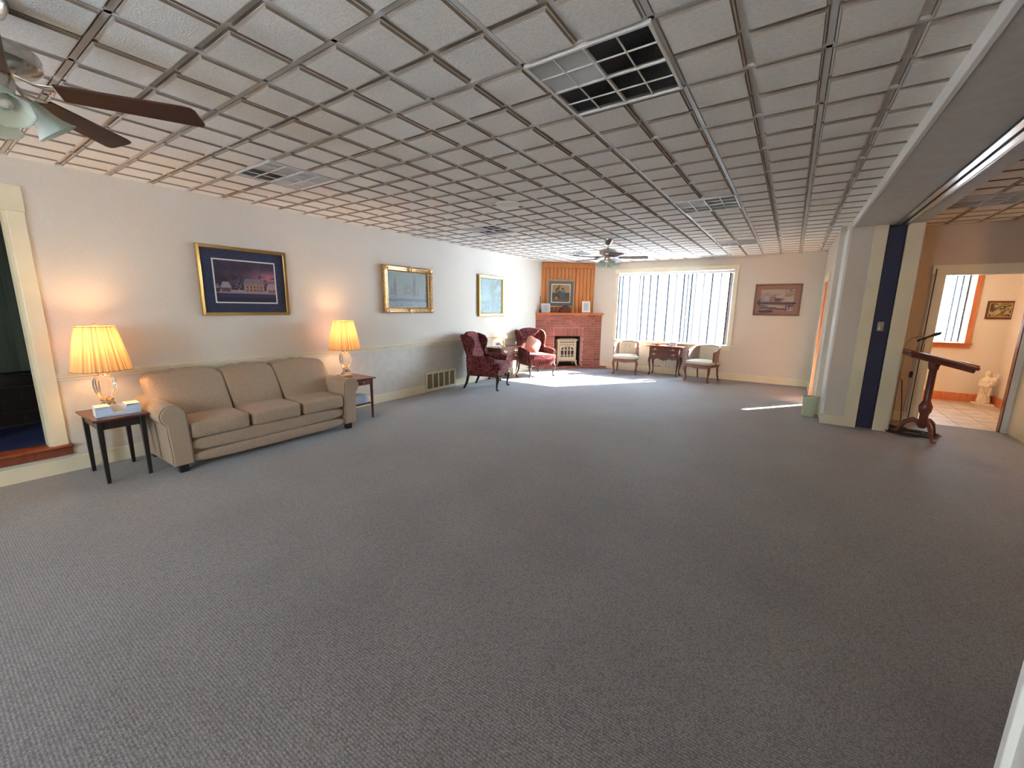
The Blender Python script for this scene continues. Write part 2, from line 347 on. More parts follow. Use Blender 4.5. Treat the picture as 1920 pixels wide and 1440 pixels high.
# baseboards and rail
struct('baseboard_left', G().box(0, .018, -3.3, 5.17, 0, .135).box(0, .018, 5.99, 9.02, 0, .135), 'trim', bevel=.003)
struct('baseboard_back', G().box(1.46, 5.80, YB-.018, YB, 0, .145).box(1.315, 1.46, YB-.018, YB, .05, .145), 'trim', bevel=.003)
struct('baseboard_right', G().box(5.782, 5.80, 7.6, 8.24, 0, .13).box(5.782, 5.80, 9.37, YB, 0, .13).box(5.85, 6.11, 7.034, 7.052, 0, .14).box(5.782, 5.87, 7.585, 7.6, 0, .13).box(6.575, 6.98, 7.885, 7.9, 0, .14), 'trim', bevel=.003)
struct('baseboard_rear', G().box(5.886, 5.90, -3.3, 1.28, 0, .14), 'trim')
g = G().prism([(0, .845), (.012, .845), (.012, .858), (.022, .868), (.022, .882), (.032, .888), (.034, .902), (0, .905)], .72, 9.02, 1)
struct('trim_6', g, 'trim')
# header beam
struct('wall_beam', G().box(5.91, 6.575, -3.3, 7.62, 2.605, H+.1), 'plaster')
struct('trim_7', G().box(5.885, 5.912, -3.3, 7.6, 2.598, H+.01), 'white', bevel=.003)
tr = thing('partition_track', 'bright metal double rail track fixed under the white ceiling beam', 'track', (6.36, 2, 2.605))
G().box(-.062, -.012, -.7, 5.05, -.012, 0).box(-.062, -.056, -.7, 5.05, -.02, 0).build('rail', 'chrome2', tr, .002)
G().box(.012, .062, -.7, 5.05, -.012, 0).box(.056, .062, -.7, 5.05, -.02, 0).build('rail', 'chrome2', tr, .002)
G().box(-.012, .012, -.7, 5.05, -.003, .0).build('slot', 'black', tr)
# ------------------------------------------------------------------ ceiling
ceil = struct('ceiling', G().box(-.12, 9.6, -3.3, YB+.1, H+.030, H+.1), 'tile')
def cell(g, x0, x1, y0, y1, cx0, cx1, cy0, cy1):
    """x0..: pitch square, cx..: clip"""
    zs = [(0.0, .024), (.014, .024), (.017, .012), (.024, .012), (.027, -.001)]
    rings = []
    for ins, z in zs:
        a, b, c, d = x0+ins, x1-ins, y0+ins, y1-ins
        a, b, c, d = [max(cx0, min(cx1, q)) for q in (a, b)]+[max(cy0, min(cy1, q)) for q in (c, d)]
        rings.append([(a, c, z), (b, c, z), (b, d, z), (a, d, z)])
    vs = [p for r in rings for p in r]; fs = []
    for i in range(len(rings)-1):
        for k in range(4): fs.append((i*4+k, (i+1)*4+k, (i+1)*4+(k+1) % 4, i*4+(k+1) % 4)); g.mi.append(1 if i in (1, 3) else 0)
    n = (len(rings)-1)*4; fs.append((n+3, n+2, n+1, n)); g.mi.append(0); g.add(vs, fs)
tcache = {}
def tile(ix, iy, cx0, cx1, cy0, cy1):
    x0 = GX+ix*PIT; y0 = GY+iy*PIT; w0, w1 = max(0, cx0-x0), min(2*PIT, cx1-x0); h0, h1 = max(0, cy0-y0), min(2*PIT, cy1-y0)
    if w1-w0 < .02 or h1-h0 < .02: return
    k = tuple(round(q, 4) for q in (w0, w1, h0, h1))
    if k not in tcache:
        g = G(); g.mi = []
        for a in (0, 1):
            for b in (0, 1):
                if max(w0, a*PIT) < min(w1, (a+1)*PIT)-.01 and max(h0, b*PIT) < min(h1, (b+1)*PIT)-.01:
                    cell(g, a*PIT, (a+1)*PIT, b*PIT, (b+1)*PIT, max(w0, a*PIT), min(w1, (a+1)*PIT), max(h0, b*PIT), min(h1, (b+1)*PIT))
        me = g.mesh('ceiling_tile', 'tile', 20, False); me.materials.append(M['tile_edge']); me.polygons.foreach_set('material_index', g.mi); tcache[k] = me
    o = link('ceiling_tile', tcache[k], ceil); o.location = (x0, y0, H+random.uniform(-.001, .002)); return o
VENTS = [(-2, -2), (-2, 8), (-2, 18), (-12, -2), (-12, 8), (-12, 18), (-4, 24), (6, 12)]
for ix in range(-16, 4, 2):
    for iy in range(-12, 26, 2):
        if (ix, iy) in VENTS: continue
        tile(ix, iy, 0, 5.886 if iy < 16 else 5.80, -3.3, YB)
for ix in range(6, 14, 2):
    for iy in range(-2, 18, 2):
        if (ix, iy) in VENTS: continue
        tile(ix, iy, 6.576, 9.5, 1.3, 7.9)
def gbar(x0, x1, y0, y1): G().box(x0, x1, y0, y1, H+.012, H+.029).build('grid_bar', 'bar', ceil)
for ix in range(-14, 4, 2): gbar(GX+ix*PIT-.012, GX+ix*PIT+.012, -3.3, YB)
for iy in range(-12, 26, 2): gbar(0, 5.8 if iy > 16 else 5.886, GY+iy*PIT-.012, GY+iy*PIT+.012)
for ix in range(8, 14, 2): gbar(GX+ix*PIT-.012, GX+ix*PIT+.012, 1.3, 7.9)
for iy in range(-2, 18, 2): gbar(6.576, 9.5, GY+iy*PIT-.012, GY+iy*PIT+.012)
gb = G().box(0, .02, -3.3, YB, H+.002, H+.02).box(0, 5.8, YB-.02, YB, H+.002, H+.02); gb.build('grid_bar', 'bar', ceil)
# vents
def slats(x0, x1, y0, y1, tilt, pitch=.0078):
    g = G(); L = x1-x0; d = pitch*math.sqrt(2)
    k = d
    while k < 2*L:
        a = max(0, k-L); b = min(L, k)      # line x + (L - y') = k -> runs along (1,1)... use (x increasing, y decreasing)
        p = Vector((x0+a, y1-(k-a) if False else y0+(k-a), 0)); q = Vector((x0+b, y0+(k-b), 0))
        dz = .006; n = Vector((1, 1, 0)).normalized()*(.0045*tilt)
        g.add([tuple(p-n/2+Vector((0, 0, .004))), tuple(q-n/2+Vector((0, 0, .004))), tuple(q+n/2+Vector((0, 0, .004+dz))), tuple(p+n/2+Vector((0, 0, .004+dz)))], [(0, 1, 2, 3)])
        k += d
    return g
mv = {}
for t in (1, -1): 
    g = slats(.02, .295, .02, .295, t*(1.1 if t > 0 else .9)); mv[t] = g.mesh('louvre', 'vent_slat')
def vent(ix, iy, label, depth=2*PIT):
    t = thing('ceiling_vent', label, 'vent', (GX+ix*PIT, GY+iy*PIT, H), 0, 'square ceiling vents'); s2 = 2*PIT
    G().box(.0, s2, 0, depth, .022, .026).build('backing', 'vent_back', t)
    f = G().box(0, s2, 0, .016, -.004, .016).box(0, s2, depth-.016, depth, -.004, .016).box(0, .016, .016, depth-.016, -.004, .016).box(s2-.016, s2, .016, depth-.016, -.004, .016)
    f.build('frame', 'bar', t, .002)
    G().box(PIT-.006, PIT+.006, .016, depth-.016, -.002, .014).box(.016, s2-.016, PIT-.006, PIT+.006, -.002, .014).build('crossbar', 'bar', t)
    d = G()
    for q in (.5, 1.5):
        d.box(PIT*q-.003, PIT*q+.003, .016, depth-.016, 0, .006)
        if PIT*q < depth: d.box(.016, s2-.016, PIT*q-.003, PIT*q+.003, 0, .006)
    d.build('divider', 'bar', t)
    for a in (0, 1):
        for b in (0, 1):
            if b and depth < .5: 
                continue
            o = link('louvre', mv[-1] if (a, b) == (0, 0) else mv[1], t); o.location = (a*(PIT-.006), b*(PIT-.006), 0); o['kind'] = 'stuff'
    return t
vent(-2, -2, 'large square perforated ceiling vent nearest the camera, right of centre')
vent(-2, 8, 'second-nearest vent of the right-hand ceiling row')
vent(-2, 18, 'third vent of the right-hand ceiling row, a thin dark sliver')
vent(-12, -2, 'nearest vent of the left-hand ceiling row, above the sofa')
vent(-12, 8, 'middle vent of the left-hand ceiling row, beyond the round speaker')
vent(-12, 18, 'farthest vent of the left-hand ceiling row, before the pine panelling')
vent(-4, 24, 'shallow vent where the ceiling meets the window wall', .49)
vent(6, 12, 'dark ceiling vent in the side room beyond the beam')
sp_ = thing('ceiling_speaker', 'round white speaker set flush in the tiled ceiling', 'speaker', (2.59, 4.02, H))
G().lathe([(.14, .0), (.142, -.006), (.13, -.014), (.105, -.012)], seg=40).build('rim', 'white', sp_)
G().lathe([(.104, -.012), (.10, -.015), (.03, -.017)], seg=40).build('grille', 'bar', sp_)

# ------------------------------------------------------------------ windows
w1 = sempty('window_1')
G().box(1.585, 1.66, YB-.02, YB, .755, 2.41).build('casing', 'trim', w1, .003)
G().box(4.235, 4.315, YB-.02, YB, .755, 2.41).build('casing', 'trim', w1, .003)
G().box(1.57, 4.33, YB-.026, YB, 2.41, 2.515).box(1.56, 4.34, YB-.034, YB, 2.495, 2.515).build('head_casing', 'trim', w1, .003)
G().box(1.55, 4.35, YB-.06, YB+.05, .738, .756).build('sill', 'trim', w1, .004)
G().box(1.585, 4.315, YB-.018, YB, .655, .738).build('apron', 'trim', w1, .003)
G().box(1.66, 1.70, YB+.08, YB+.13, .755, 2.42).box(4.195, 4.235, YB+.08, YB+.13, .755, 2.42).box(1.70, 4.195, YB+.08, YB+.13, .755, .80).box(1.70, 4.195, YB+.08, YB+.13, 2.38, 2.42).box(2.93, 2.965, YB+.08, YB+.13, .80, 2.38).build('sash', 'white', w1)
G().box(1.70, 2.93, YB+.10, YB+.106, .80, 2.38).build('pane', 'glass', w1)
G().box(2.965, 4.195, YB+.10, YB+.106, .80, 2.38).build('pane', 'glass', w1)
def blind(name, label, x0, x1, y, z0, z1, ang, jit, n, grp):
    t = thing(name, label, 'blind', ((x0+x1)/2, y, z1)); hw = (x1-x0)/2
    G().box(-hw, hw, -.03, .035, -.0, .045).build('headrail', 'white', t, .003)
    g = G(); wv = .057
    pts = [(-wv, .0), (-wv*.5, .004), (0, .0055), (wv*.5, .004), (wv, 0)]
    pl = pts+[(p[0], p[1]-.0012) for p in pts[::-1]]
    g.prism(pl, z0-z1, -.002, 2); me = g.mesh('vane', 'vane'); me2 = G().box(-wv-.003, -wv+.030, -.004, .005, z0-z1, -.002).mesh('vane_shadow_strip', 'strip')
    for i in range(n):
        o = link('vane', me, t)
        if random.random() < .5: link('vane_shadow_strip', me2, o)  # random vanes get a dark strip drawn as a shadow line
        o.location = (-hw+.05+(2*hw-.1)*i/(n-1), 0, 0); o.rotation_euler = (0, 0, ang+random.uniform(-jit, jit))
    return t
blind('vertical_blind', 'white vertical blind across the wide picture window, blown bright by daylight', 1.665, 4.23, YB+.02, .775, 2.35, math.radians(51), .13, 30, None)
w2 = sempty('window_2')
G().box(7.91, 7.985, 10.34, 10.36, 1.03, 2.35).build('casing', 'orange_wood', w2, .003)
G().box(7.175, 7.25, 10.34, 10.36, 1.03, 2.35).build('casing', 'orange_wood', w2, .003)
G().box(7.23, 8.01, 10.30, 10.37, 1.012, 1.032).build('sill', 'orange_wood', w2, .003)
G().box(7.255, 7.985, 10.34, 10.36, .935, 1.012).build('apron', 'orange_wood', w2, .003)
G().box(7.255, 7.985, 10.34, 10.36, 2.3, 2.38).build('head_casing', 'orange_wood', w2, .003)
G().box(7.25, 7.91, 10.44, 10.446, 1.03, 2.3).build('pane', 'glass', w2)
blind('vertical_blind', 'narrow vertical blind in the vestibule window beside the orange casing', 7.255, 7.905, 10.40, 1.04, 2.26, math.radians(51.9), .03, 8, None)
w3 = sempty('window_fill')  # unseen window behind the camera, added to let in fill light
G().box(2.75, 3.35, -3.42, -3.414, .7, 2.3).build('pane', 'glass', w3)
G().box(2.75, 2.79, -3.43, -3.38, .7, 2.3).box(3.31, 3.35, -3.43, -3.38, .7, 2.3).box(2.79, 3.31, -3.43, -3.38, .7, .76).box(2.79, 3.31, -3.43, -3.38, 2.24, 2.3).build('sash', 'white', w3)

# ------------------------------------------------------------------ doors
d1 = sempty('door_1')   # cased opening in the left wall
G().box(0, .022, .62, .72, .26, 2.26).build('casing', 'trim', d1, .004)
G().box(0, .022, -.45, -.35, .26, 2.26).build('casing', 'trim', d1, .004)
G().box(0, .026, -.46, .725, 2.26, 2.463).build('head_casing', 'trim', d1, .004)
G().box(-.15, 0, .60, .62, .26, 2.26).box(-.15, 0, -.35, -.33, .26, 2.26).box(-.15, 0, -.33, .60, 2.24, 2.26).build('jamb', 'trim', d1)
G().box(-.15, .055, -.47, .745, .235, .26).build('sill', 'red_sill', d1, .008)
G().box(0, .03, -.46, .735, .165, .235).build('riser', 'red_sill', d1, .003)
d2 = sempty('door_2')   # stained door to the vestibule in the right wall
G().box(5.782, 5.80, 8.24, 8.35, 0, 2.04).build('casing', 'trim', d2, .003)
G().box(5.782, 5.80, 9.25, 9.36, 0, 2.04).build('casing', 'trim', d2, .003)
G().box(5.778, 5.80, 8.23, 9.37, 2.04, 2.15).build('head_casing', 'trim', d2, .003)
G().box(5.80, 5.92, 9.21, 9.25, 0, 2.04).box(5.80, 5.92, 8.35, 9.21, 2.01, 2.04).build('jamb', 'orange_wood', d2)
dl = G().box(5.935, 6.745, 8.292, 8.332, .012, 2.005); o = dl.build('leaf', 'orange_wood', d2, .003)
G().tube([(6.68, 8.33, 1.0), (6.68, 8.36, 1.0), (6.68, 8.375, 1.0), (6.68, 8.39, 1.0)], [.012, .012, .026, .02], 12).build('knob', 'brass', o)
d3 = sempty('door_3')   # doorway from side room to vestibule
G().box(6.885, 7.0, 7.882, 7.9, 0, 2.05).build('casing', 'trim', d3, .003)
G().box(6.87, 7.862, 7.878, 7.9, 2.05, 2.165).build('head_casing', 'trim', d3, .003)
G().box(7.0, 7.012, 7.9, 7.98, 0, 2.05).box(7.80, 7.83, 7.9, 7.98, 0, 2.05).box(7.012, 7.80, 7.9, 7.98, 2.035, 2.05).build('jamb', 'trim', d3)
G().box(7.79, 7.80, 7.885, 7.97, 0, 2.035).build('stop', 'mahog', d3)
G().box(7.80, 7.862, 7.882, 7.9, 0, 2.05).build('casing', 'white', d3, .003)
for nm, lb, lc, en, cl in (('fill_ceiling_light', 'unseen round fill light added to the side room right of the beam', (8.7, 6.4, H), 62, (1, .58, .32)), ('fill_ceiling_light', 'unseen round fill light added in the vestibule', (7.0, 9.1, 2.6), 46, (1, .78, .50))):  # fittings out of view, added to brighten the two rooms
    t = thing(nm, lb, 'light', lc)
    G().lathe([(.15, 0), (.15, -.02), (.13, -.03)], seg=30).build('rim', 'chrome', t)
    e_ = mat('lit_diffuser', (.9, .85, .8), .5); e_.node_tree.nodes['Principled BSDF'].inputs['Emission Color'].default_value = (*cl, 1); e_.node_tree.nodes['Principled BSDF'].inputs['Emission Strength'].default_value = en*.5
    G().lathe([(.13, -.025), (.12, -.06), (.07, -.085), (.01, -.09)], seg=30).build('diffuser', e_, t)
for lx, ly, lb in ((.45, -2.6, 'unseen brass torchiere added as fill in the near left corner'), (5.4, -2.6, 'unseen brass torchiere added as fill in the near right corner')):  # lamps behind the camera, added to lift the ambient light
    t = thing('fill_floor_lamp', lb, 'lamp', (lx, ly, 0))
    G().lathe([(.15, 0), (.15, .02), (.03, .035)], seg=24).build('base', 'brass', t)
    G().tube([(0, 0, .03), (0, 0, 1.62)], .014, 10).build('pole', 'brass', t)
    G().lathe([(.03, 1.60), (.12, 1.66), (.17, 1.76), (.165, 1.76), (.115, 1.67), (.02, 1.615)], seg=28, cap=False).build('bowl', 'brass', t)
    d = bpy.data.lights.new('torchiere_fill', 'POINT'); d.energy = 19; d.color = (1, .93, .82); d.shadow_soft_size = .06
    o = bpy.data.objects.new('torchiere_fill', d); C.objects.link(o); o.parent = t; o.location = (0, 0, 1.80)
# dark room past the left opening
struct('wall_alcove', G().box(-1.6, -1.5, -1.3, 1.3, .26, 2.5).box(-1.5, -.15, 1.2, 1.3, .26, 2.5).box(-1.5, -.15, -1.3, -1.2, .26, 2.5).box(-1.5, -.15, -1.2, 1.2, 2.45, 2.5), 'drape')
struct('floor_3', G().box(-1.6, -.15, -1.3, 1.3, .15, .26), 'blue_carpet')
drp = thing('drapery', 'dark green floor-length drape hanging in the unlit room at far left', 'curtain', (-1.44, 0, .8))
for i in range(9):
    pts = [(.02*math.cos(PI*j/8)*1, .0+.125*(j/8)) for j in range(9)]
    gg = G(); y0 = -.45+i*.14
    poly = [(-.02, y0), (-.02, y0+.14)]+[(.012+.018*math.sin(PI*j/6), y0+.14-.14*j/6) for j in range(7)]
    gg.prism(poly, 0, 1.62, 2); gg.build('fold', 'drape', drp)
lw = thing('low_brick_ledge', 'low dark brick ledge below the green drape at far left', 'ledge', (-1.32, 0, .26))
G().box(-.16, .13, -1.15, 1.15, 0, .42).build('body', 'dark_mortar', lw)
G().box(-.17, .16, -1.16, 1.16, .42, .53).build('ledge_top', 'black_wood', lw, .005)
for c in range(3):
    for i in range(9):
        y0 = -1.14+i*.25+(c % 2)*.12
        if c == 1 or c == 2 or c == 0:
            G().box(.12, .14, y0, min(y0+.24, 1.145), .02+c*.13, .14+c*.13).build('brick', 'dark_brick', lw, .003)
#==THINGS==
# ------------------------------------------------------------------ corner fireplace (local X along the face, local -Y into the room)
FP = (0.0, 9.03, 0)
fp = thing('fireplace', 'red brick corner fireplace with pale pink mortar and wooden mantel', 'fireplace', FP, PI/4)
LF = 1.80; OX0, OX1, OZ = .52, 1.28, .83
g = G().prism([(.01, .012), (OX0, .012), (OX0, .19), (.19, .19)], 0, 1.365, 2).prism([(OX1, .012), (LF-.01, .012), (LF-.19, .19), (OX1, .19)], 0, 1.365, 2).box(OX0, OX1, .012, .19, OZ, 1.365)
g.build('mortar_body', 'mortar', fp)
g = G().box(OX0, OX1, .44, .46, 0, OZ+.03).box(OX0-.02, OX0, .19, .46, 0, OZ+.03).box(OX1, OX1+.02, .19, .46, 0, OZ+.03).box(OX0, OX1, .19, .44, OZ, OZ+.03).box(OX0, OX1, .012, .44, 0, .045)
g.build('firebox', 'soot', fp)
bm_cache = {}
def brick(x0, x1, z0, z1, y0=-.0, y1=.02, par=None, mt='brick'):
    k = (round(x1-x0, 4), round(z1-z0, 4), round(y1-y0, 4))
    if k not in bm_cache: bm_cache[k] = G().box(0, k[0], 0, k[2], 0, k[1]).mesh('brick', mt)
    o = link('brick', bm_cache[k], par or fp, .0025); o.location = (x0, y0+random.uniform(-.0015, .0015), z0); return o
ZB = .052; CH = .0666
for c in range(20):
    z0 = ZB+c*CH; z1 = min(z0+CH-.011, 1.362)
    if z1-z0 < .02: continue
    xs = [(.015, .195), (LF-.195, LF-.015)]
    x = .206-(0 if c % 2 else .10)
    row = []
    while x < LF-.206:
        a, b = max(x, .206), min(x+.19, LF-.206)
        if b-a > .03: row.append((a, b))
        x += .20
    for a, b in xs+row:
        if z0 < OZ-.01:
            if a < OX0 and b > OX0: b = OX0
            if a < OX1 and b > OX1: a = OX1
            if a >= OX0-.001 and b <= OX1+.001: continue
        elif z0 < 1.03-.02:
            if a < OX0 and b > OX0: b = OX0-.006
            if a < OX1 and b > OX1: a = OX1+.006
            if a >= OX0-.001 and b <= OX1+.001: continue
        if b-a > .025: brick(a, b, z0, z1)
n = 12; dx = (OX1-OX0)/n
for i in range(n): brick(OX0+i*dx+.005, OX0+(i+1)*dx-.005, OZ+.003, 1.03)
# hearth row
G().prism([(-.09, -.115), (1.90, -.115), (1.79, .012), (.015, .012)], 0, .035, 2).build('hearth_bed', 'mortar', fp)
for i in range(9): brick(.012+i*.198, .012+i*.198+.187, .004, .046, -.125, .0)
G().prism([(1.80, -.125), (1.915, -.125), (1.80, -.01)], .004, .046, 2).build('brick', 'brick', fp, .002)
G().prism([(.003, -.125), (-.115, -.125), (.003, -.005)][::-1], .004, .046, 2).build('brick', 'brick', fp, .002)
G().prism([(-.01, -.035), (LF+.02, -.035), (LF-.02, .01), (LF-.20, .2), (.20, .2), (.0, .01)], 1.365, 1.42, 2).build('mantel', 'orange_wood', fp, .004)
# pine panel above the mantel
PC = 9.30
pp = sempty('wall_panelling', (0, PC, 0), PI/4)
LP = 1.41
G().prism([(.0, .012), (LP, .012), (LP-.1, .1), (.1, .1)], 1.42, H, 2).build('backing', 'black_wood', pp)
nb = 14; bw = LP/nb
for i in range(nb):
    a = i*bw+.0035; b = (i+1)*bw-.0035
    G().prism([(a, .004), (a+.005, -.006), (b-.005, -.006), (b, .004), (b, .012), (a, .012)], 1.421, 2.555, 2).build('plank', 'pine', pp)
for a, b in ((0, .32), (.32, .72), (.72, 1.05), (1.05, LP)):
    G().box(a+.002, b-.002, -.012, .012, 2.557, 2.672).build('plank', 'pine', pp, .002)
G().box(-.0, .03, -.014, .0, 1.421, 2.6).build('corner_bead', 'pine', pp); G().box(LP-.03, LP, -.014, .0, 1.421, 2.6).build('corner_bead', 'pine', pp)
# stove
st = thing('gas_stove', 'cream enamel stove with arched window standing in the brick fireplace', 'stove', (0.0+.905*.7071-.10*.7071, 9.03+.905*.7071+.10*.7071, .045), PI/4)
g = G().prism([(-.26, .02), (.26, .02), (.26, .30), (-.26, .30)], .13, .66, 2)
g.build('body', 'stove', st, .012)
G().prism([(-.29, -.02), (-.2, -.04), (.2, -.04), (.29, -.02), (.29, .32), (-.29, .32)], .66, .685, 2).prism([(-.25, 0), (.25, 0), (.25, .29), (-.25, .29)], .685, .71, 2).build('top', 'stove', st, .008)
G().prism([(-.28, -.01), (.28, -.01), (.28, .31), (-.28, .31)], .115, .135, 2).build('bottom_plate', 'stove', st, .006)
ar = [(-.175, .235), (.175, .235)]+[(.175*math.cos(PI*i/12), .43+.085*math.sin(PI*i/12)) for i in range(13)]
dr = G().prism([(-.22, .15), (.22, .15), (.22, .58), (-.22, .58)], -.004, .02, 1).build('door', 'stove', st, .006)
G().prism(ar, -.009, -.004, 1).build('window', 'dark_glass', dr)
mu = G()
for x in (-.088, 0, .088): mu.box(x-.011, x+.011, -.018, -.008, .235, .505)
mu.box(-.175, .175, -.018, -.008, .405, .425).box(-.175, .175, -.018, -.008, .275, .290)
mu.tube([(.11*math.cos(PI*i/10), -.014, .43+.05*math.sin(PI*i/10)) for i in range(11)], .006, 6)
mu.tube([(.178*math.cos(PI*i/12), -.012, .43+.088*math.sin(PI*i/12)) for i in range(13)], .009, 6)
mu.build('muntin', 'stove', dr)
for i in range(5): G().box(-.19+i*.078, -.13+i*.078, .014, .021, .605, .625).build('slot', 'black', st)
for i in range(5): G().box(-.19+i*.078, -.13+i*.078, -.0065, -.0035, .545, .557).build('slot', 'black', st)
for sx in (-1, 1):
    for sy in (0, 1):
        G().tube([(sx*.235, .03+sy*.24, .13), (sx*.25, .02+sy*.26, .07), (sx*.275, .0+sy*.30, .0)], [.042, .028, .016], 8).build('leg', 'stove', st)

# ------------------------------------------------------------------ painted prints (flat art on the print's vertices)
def art_mesh(name, w, h, fn, nx=110, ny=80):
    xs, ys = np.meshgrid(np.linspace(0, 1, nx+1), np.linspace(0, 1, ny+1))
    v = np.stack([(xs-.5)*w, np.zeros_like(xs), (ys-.5)*h], -1).reshape(-1, 3)
    i = np.arange(nx); j = np.arange(ny); I, J = np.meshgrid(i, j); a = J*(nx+1)+I
    f = np.stack([a, a+1, a+nx+2, a+nx+1], -1).reshape(-1, 4)
    me = bpy.data.meshes.new(name); me.from_pydata(v.tolist(), [], f.tolist())
    col = np.clip(fn(xs, ys)*.86, 0, 1); lin = col**2.2
    at = me.color_attributes.new('art', 'FLOAT_COLOR', 'POINT')
    at.data.foreach_set('color', np.concatenate([lin, np.ones(lin.shape[:2]+(1,))], -1).reshape(-1).astype(np.float32))
    me.materials.append(M['art']); return me
rng = np.random.RandomState(3)
def fbm(x, y, f, seed=0, o=4):
    r = np.random.RandomState(seed); out = np.zeros_like(x); a = 1; tot = 0
    for k in range(o):
        g = r.rand(64, 64); X = x*f; Y = y*f; xi = np.floor(X).astype(int); yi = np.floor(Y).astype(int); fx = X-xi; fy = Y-yi
        fx = fx*fx*(3-2*fx); fy = fy*fy*(3-2*fy)
        q = lambda a_, b_: g[a_ % 64, b_ % 64]
        out += a*((q(xi, yi)*(1-fx)+q(xi+1, yi)*fx)*(1-fy)+(q(xi, yi+1)*(1-fx)+q(xi+1, yi+1)*fx)*fy); tot += a; a *= .5; f *= 2
    return out/tot
def mixc(c, m, col): m = np.clip(m, 0, 1)[..., None]; return c*(1-m)+np.array(col)*m
def art_village(x, y):
    c = np.zeros(x.shape+(3,))+np.array((.24, .19, .27)); n = fbm(x, y, 6, 1)
    c = mixc(c, np.exp(-((x-.9)/.35)**2-((y-.62)/.16)**2)*1.1, (.72, .45, .52)); c = mixc(c, (n-.45)*1.2*(y > .4), (.42, .34, .45))
    c = mixc(c, ((fbm(x*1.0, y*.6, 18, 4) > .55) & (y > .3) & (y < .62+.1*n))*.7, (.22, .15, .2))
    c = mixc(c, (y < .3)*1., (.62, .56, .64)); c = mixc(c, (y < .2+.03*n)*1., (.22, .2, .32)); c = mixc(c, (y < .12)*1., (.15, .13, .24))
    def house(c, x0, x1, y0, y1, wall, roof):
        c = mixc(c, ((x > x0) & (x < x1) & (y > y0) & (y < y1))*1., wall)
        c = mixc(c, ((x > x0-.01+(y-y1)*.35) & (x < x1+.01-(y-y1)*.35) & (y >= y1) & (y < y1+.13))*1., roof)
        k = (x1-x0)/6
        for i in range(5):
            for zz in (.25, .62):
                xx = x0+k*(i+1); yy = y0+(y1-y0)*zz; c = mixc(c, ((abs(x-xx) < .009) & (abs(y-yy) < .022))*1., (.28, .13, .15))
        return c
    c = house(c, .08, .24, .24, .36, (.66, .56, .5), (.66, .64, .66)); c = house(c, .45, .8, .25, .46, (.66, .5, .44), (.5, .48, .52)); c = house(c, .84, 1.02, .23, .36, (.75, .6, .56), (.66, .58, .62)); c = house(c, .0, .06, .24, .34, (.6, .5, .5), (.5, .5, .55))
    tr = (abs(x-.36) < (.62-y)*.24) & (y > .27) & (y < .62); c = mixc(c, tr*1., (.13, .14, .2)); c = mixc(c, tr*(fbm(x, y, 30, 7) > .58)*1., (.5, .5, .58))
    c = mixc(c, (tr & (y < .3))*.8, (.8, .7, .45))
    return c*(.9+.2*fbm(x, y, 40, 5)[..., None])
def art_poplars(x, y):
    c = np.zeros(x.shape+(3,))+np.array((.62, .65, .60)); n = fbm(x, y, 9, 11); c = mixc(c, n*.6, (.55, .60, .56))
    def pop(c, cx, h, w, col):
        m = (abs(x-cx-(n-.5)*.03) < w*(1-((y-.2)/(h-.2))**2)*(.7+.6*fbm(x, y, 25, 3))) & (y > .2) & (y < h); return mixc(c, m*.85, col)
    for a in ((.16, .88, .05, (.48, .42, .42)), (.08, .66, .035, (.5, .47, .45)), (.65, .97, .05, (.47, .42, .4)), (.75, .62, .03, (.55, .5, .5))): c = pop(c, *a)
    c = mixc(c, np.clip(1.4-((x-.52)/.17)**2-((y-.5)/.17)**2, 0, 1)*(fbm(x, y, 12, 5) > .45)*.7, (.52, .48, .46))
    c = mixc(c, (y < .3+.1*n)*.7, (.6, .62, .62)); c = mixc(c, (abs(y-.2) < .05*n+.01)*.9, (.42, .43, .48)); c = mixc(c, (y < .16)*.6, (.62, .67, .68)); c = mixc(c, ((y < .17) & (fbm(x, y*2, 16, 9) > .52))*.6, (.47, .5, .54))
    return c*(.9+.2*fbm(x, y, 50, 8)[..., None])
def art_trees(x, y):
    c = np.zeros(x.shape+(3,))+np.array((.42, .54, .55)); c = mixc(c, fbm(x, y, 5, 2)*.9, (.54, .62, .60))
    c = mixc(c, np.clip(1.5-((x-.78)/.34)**2-((y-.62)/.42)**2, 0, 1)*(fbm(x, y, 11, 4) > .42)*.85, (.33, .38, .26)); c = mixc(c, (y < .32+.1*fbm(x, y, 8, 6))*.8, (.28, .40, .38))
    c = mixc(c, ((y < .35) & (fbm(x, y, 18, 7) > .56))*.7, (.5, .58, .5)); return c*(.85+.3*fbm(x, y, 45, 8)[..., None])
def art_figures(x, y):
    c = np.zeros(x.shape+(3,))+np.array((.78, .62, .38)); c = mixc(c, fbm(x, y, 5, 2)*.7, (.62, .5, .34)); c = mixc(c, (y < .5+.08*fbm(x, y, 6, 3))*.85, (.3, .27, .24)); c = mixc(c, (y < .2)*.6, (.52, .44, .3))
    for cx, cy, r, col in ((.35, .82, .06, (.3, .25, .18)), (.42, .92, .045, (.25, .2, .16)), (.3, .68, .12, (.32, .27, .22)), (.38, .58, .13, (.75, .6, .5)), (.4, .5, .15, (.3, .34, .36)), (.6, .76, .06, (.3, .22, .15)), (.62, .6, .12, (.42, .55, .55)), (.6, .4, .17, (.3, .42, .46)), (.3, .3, .12, (.35, .24, .2)), (.25, .22, .08, (.75, .55, .4)), (.8, .4, .1, (.35, .3, .3))):
        c = mixc(c, ((x-cx)**2+((y-cy)*.9)**2 < r*r*(.6+.8*fbm(x, y, 14, 5)))*.9, col)
    return c*(.85+.3*fbm(x, y, 40, 8)[..., None])
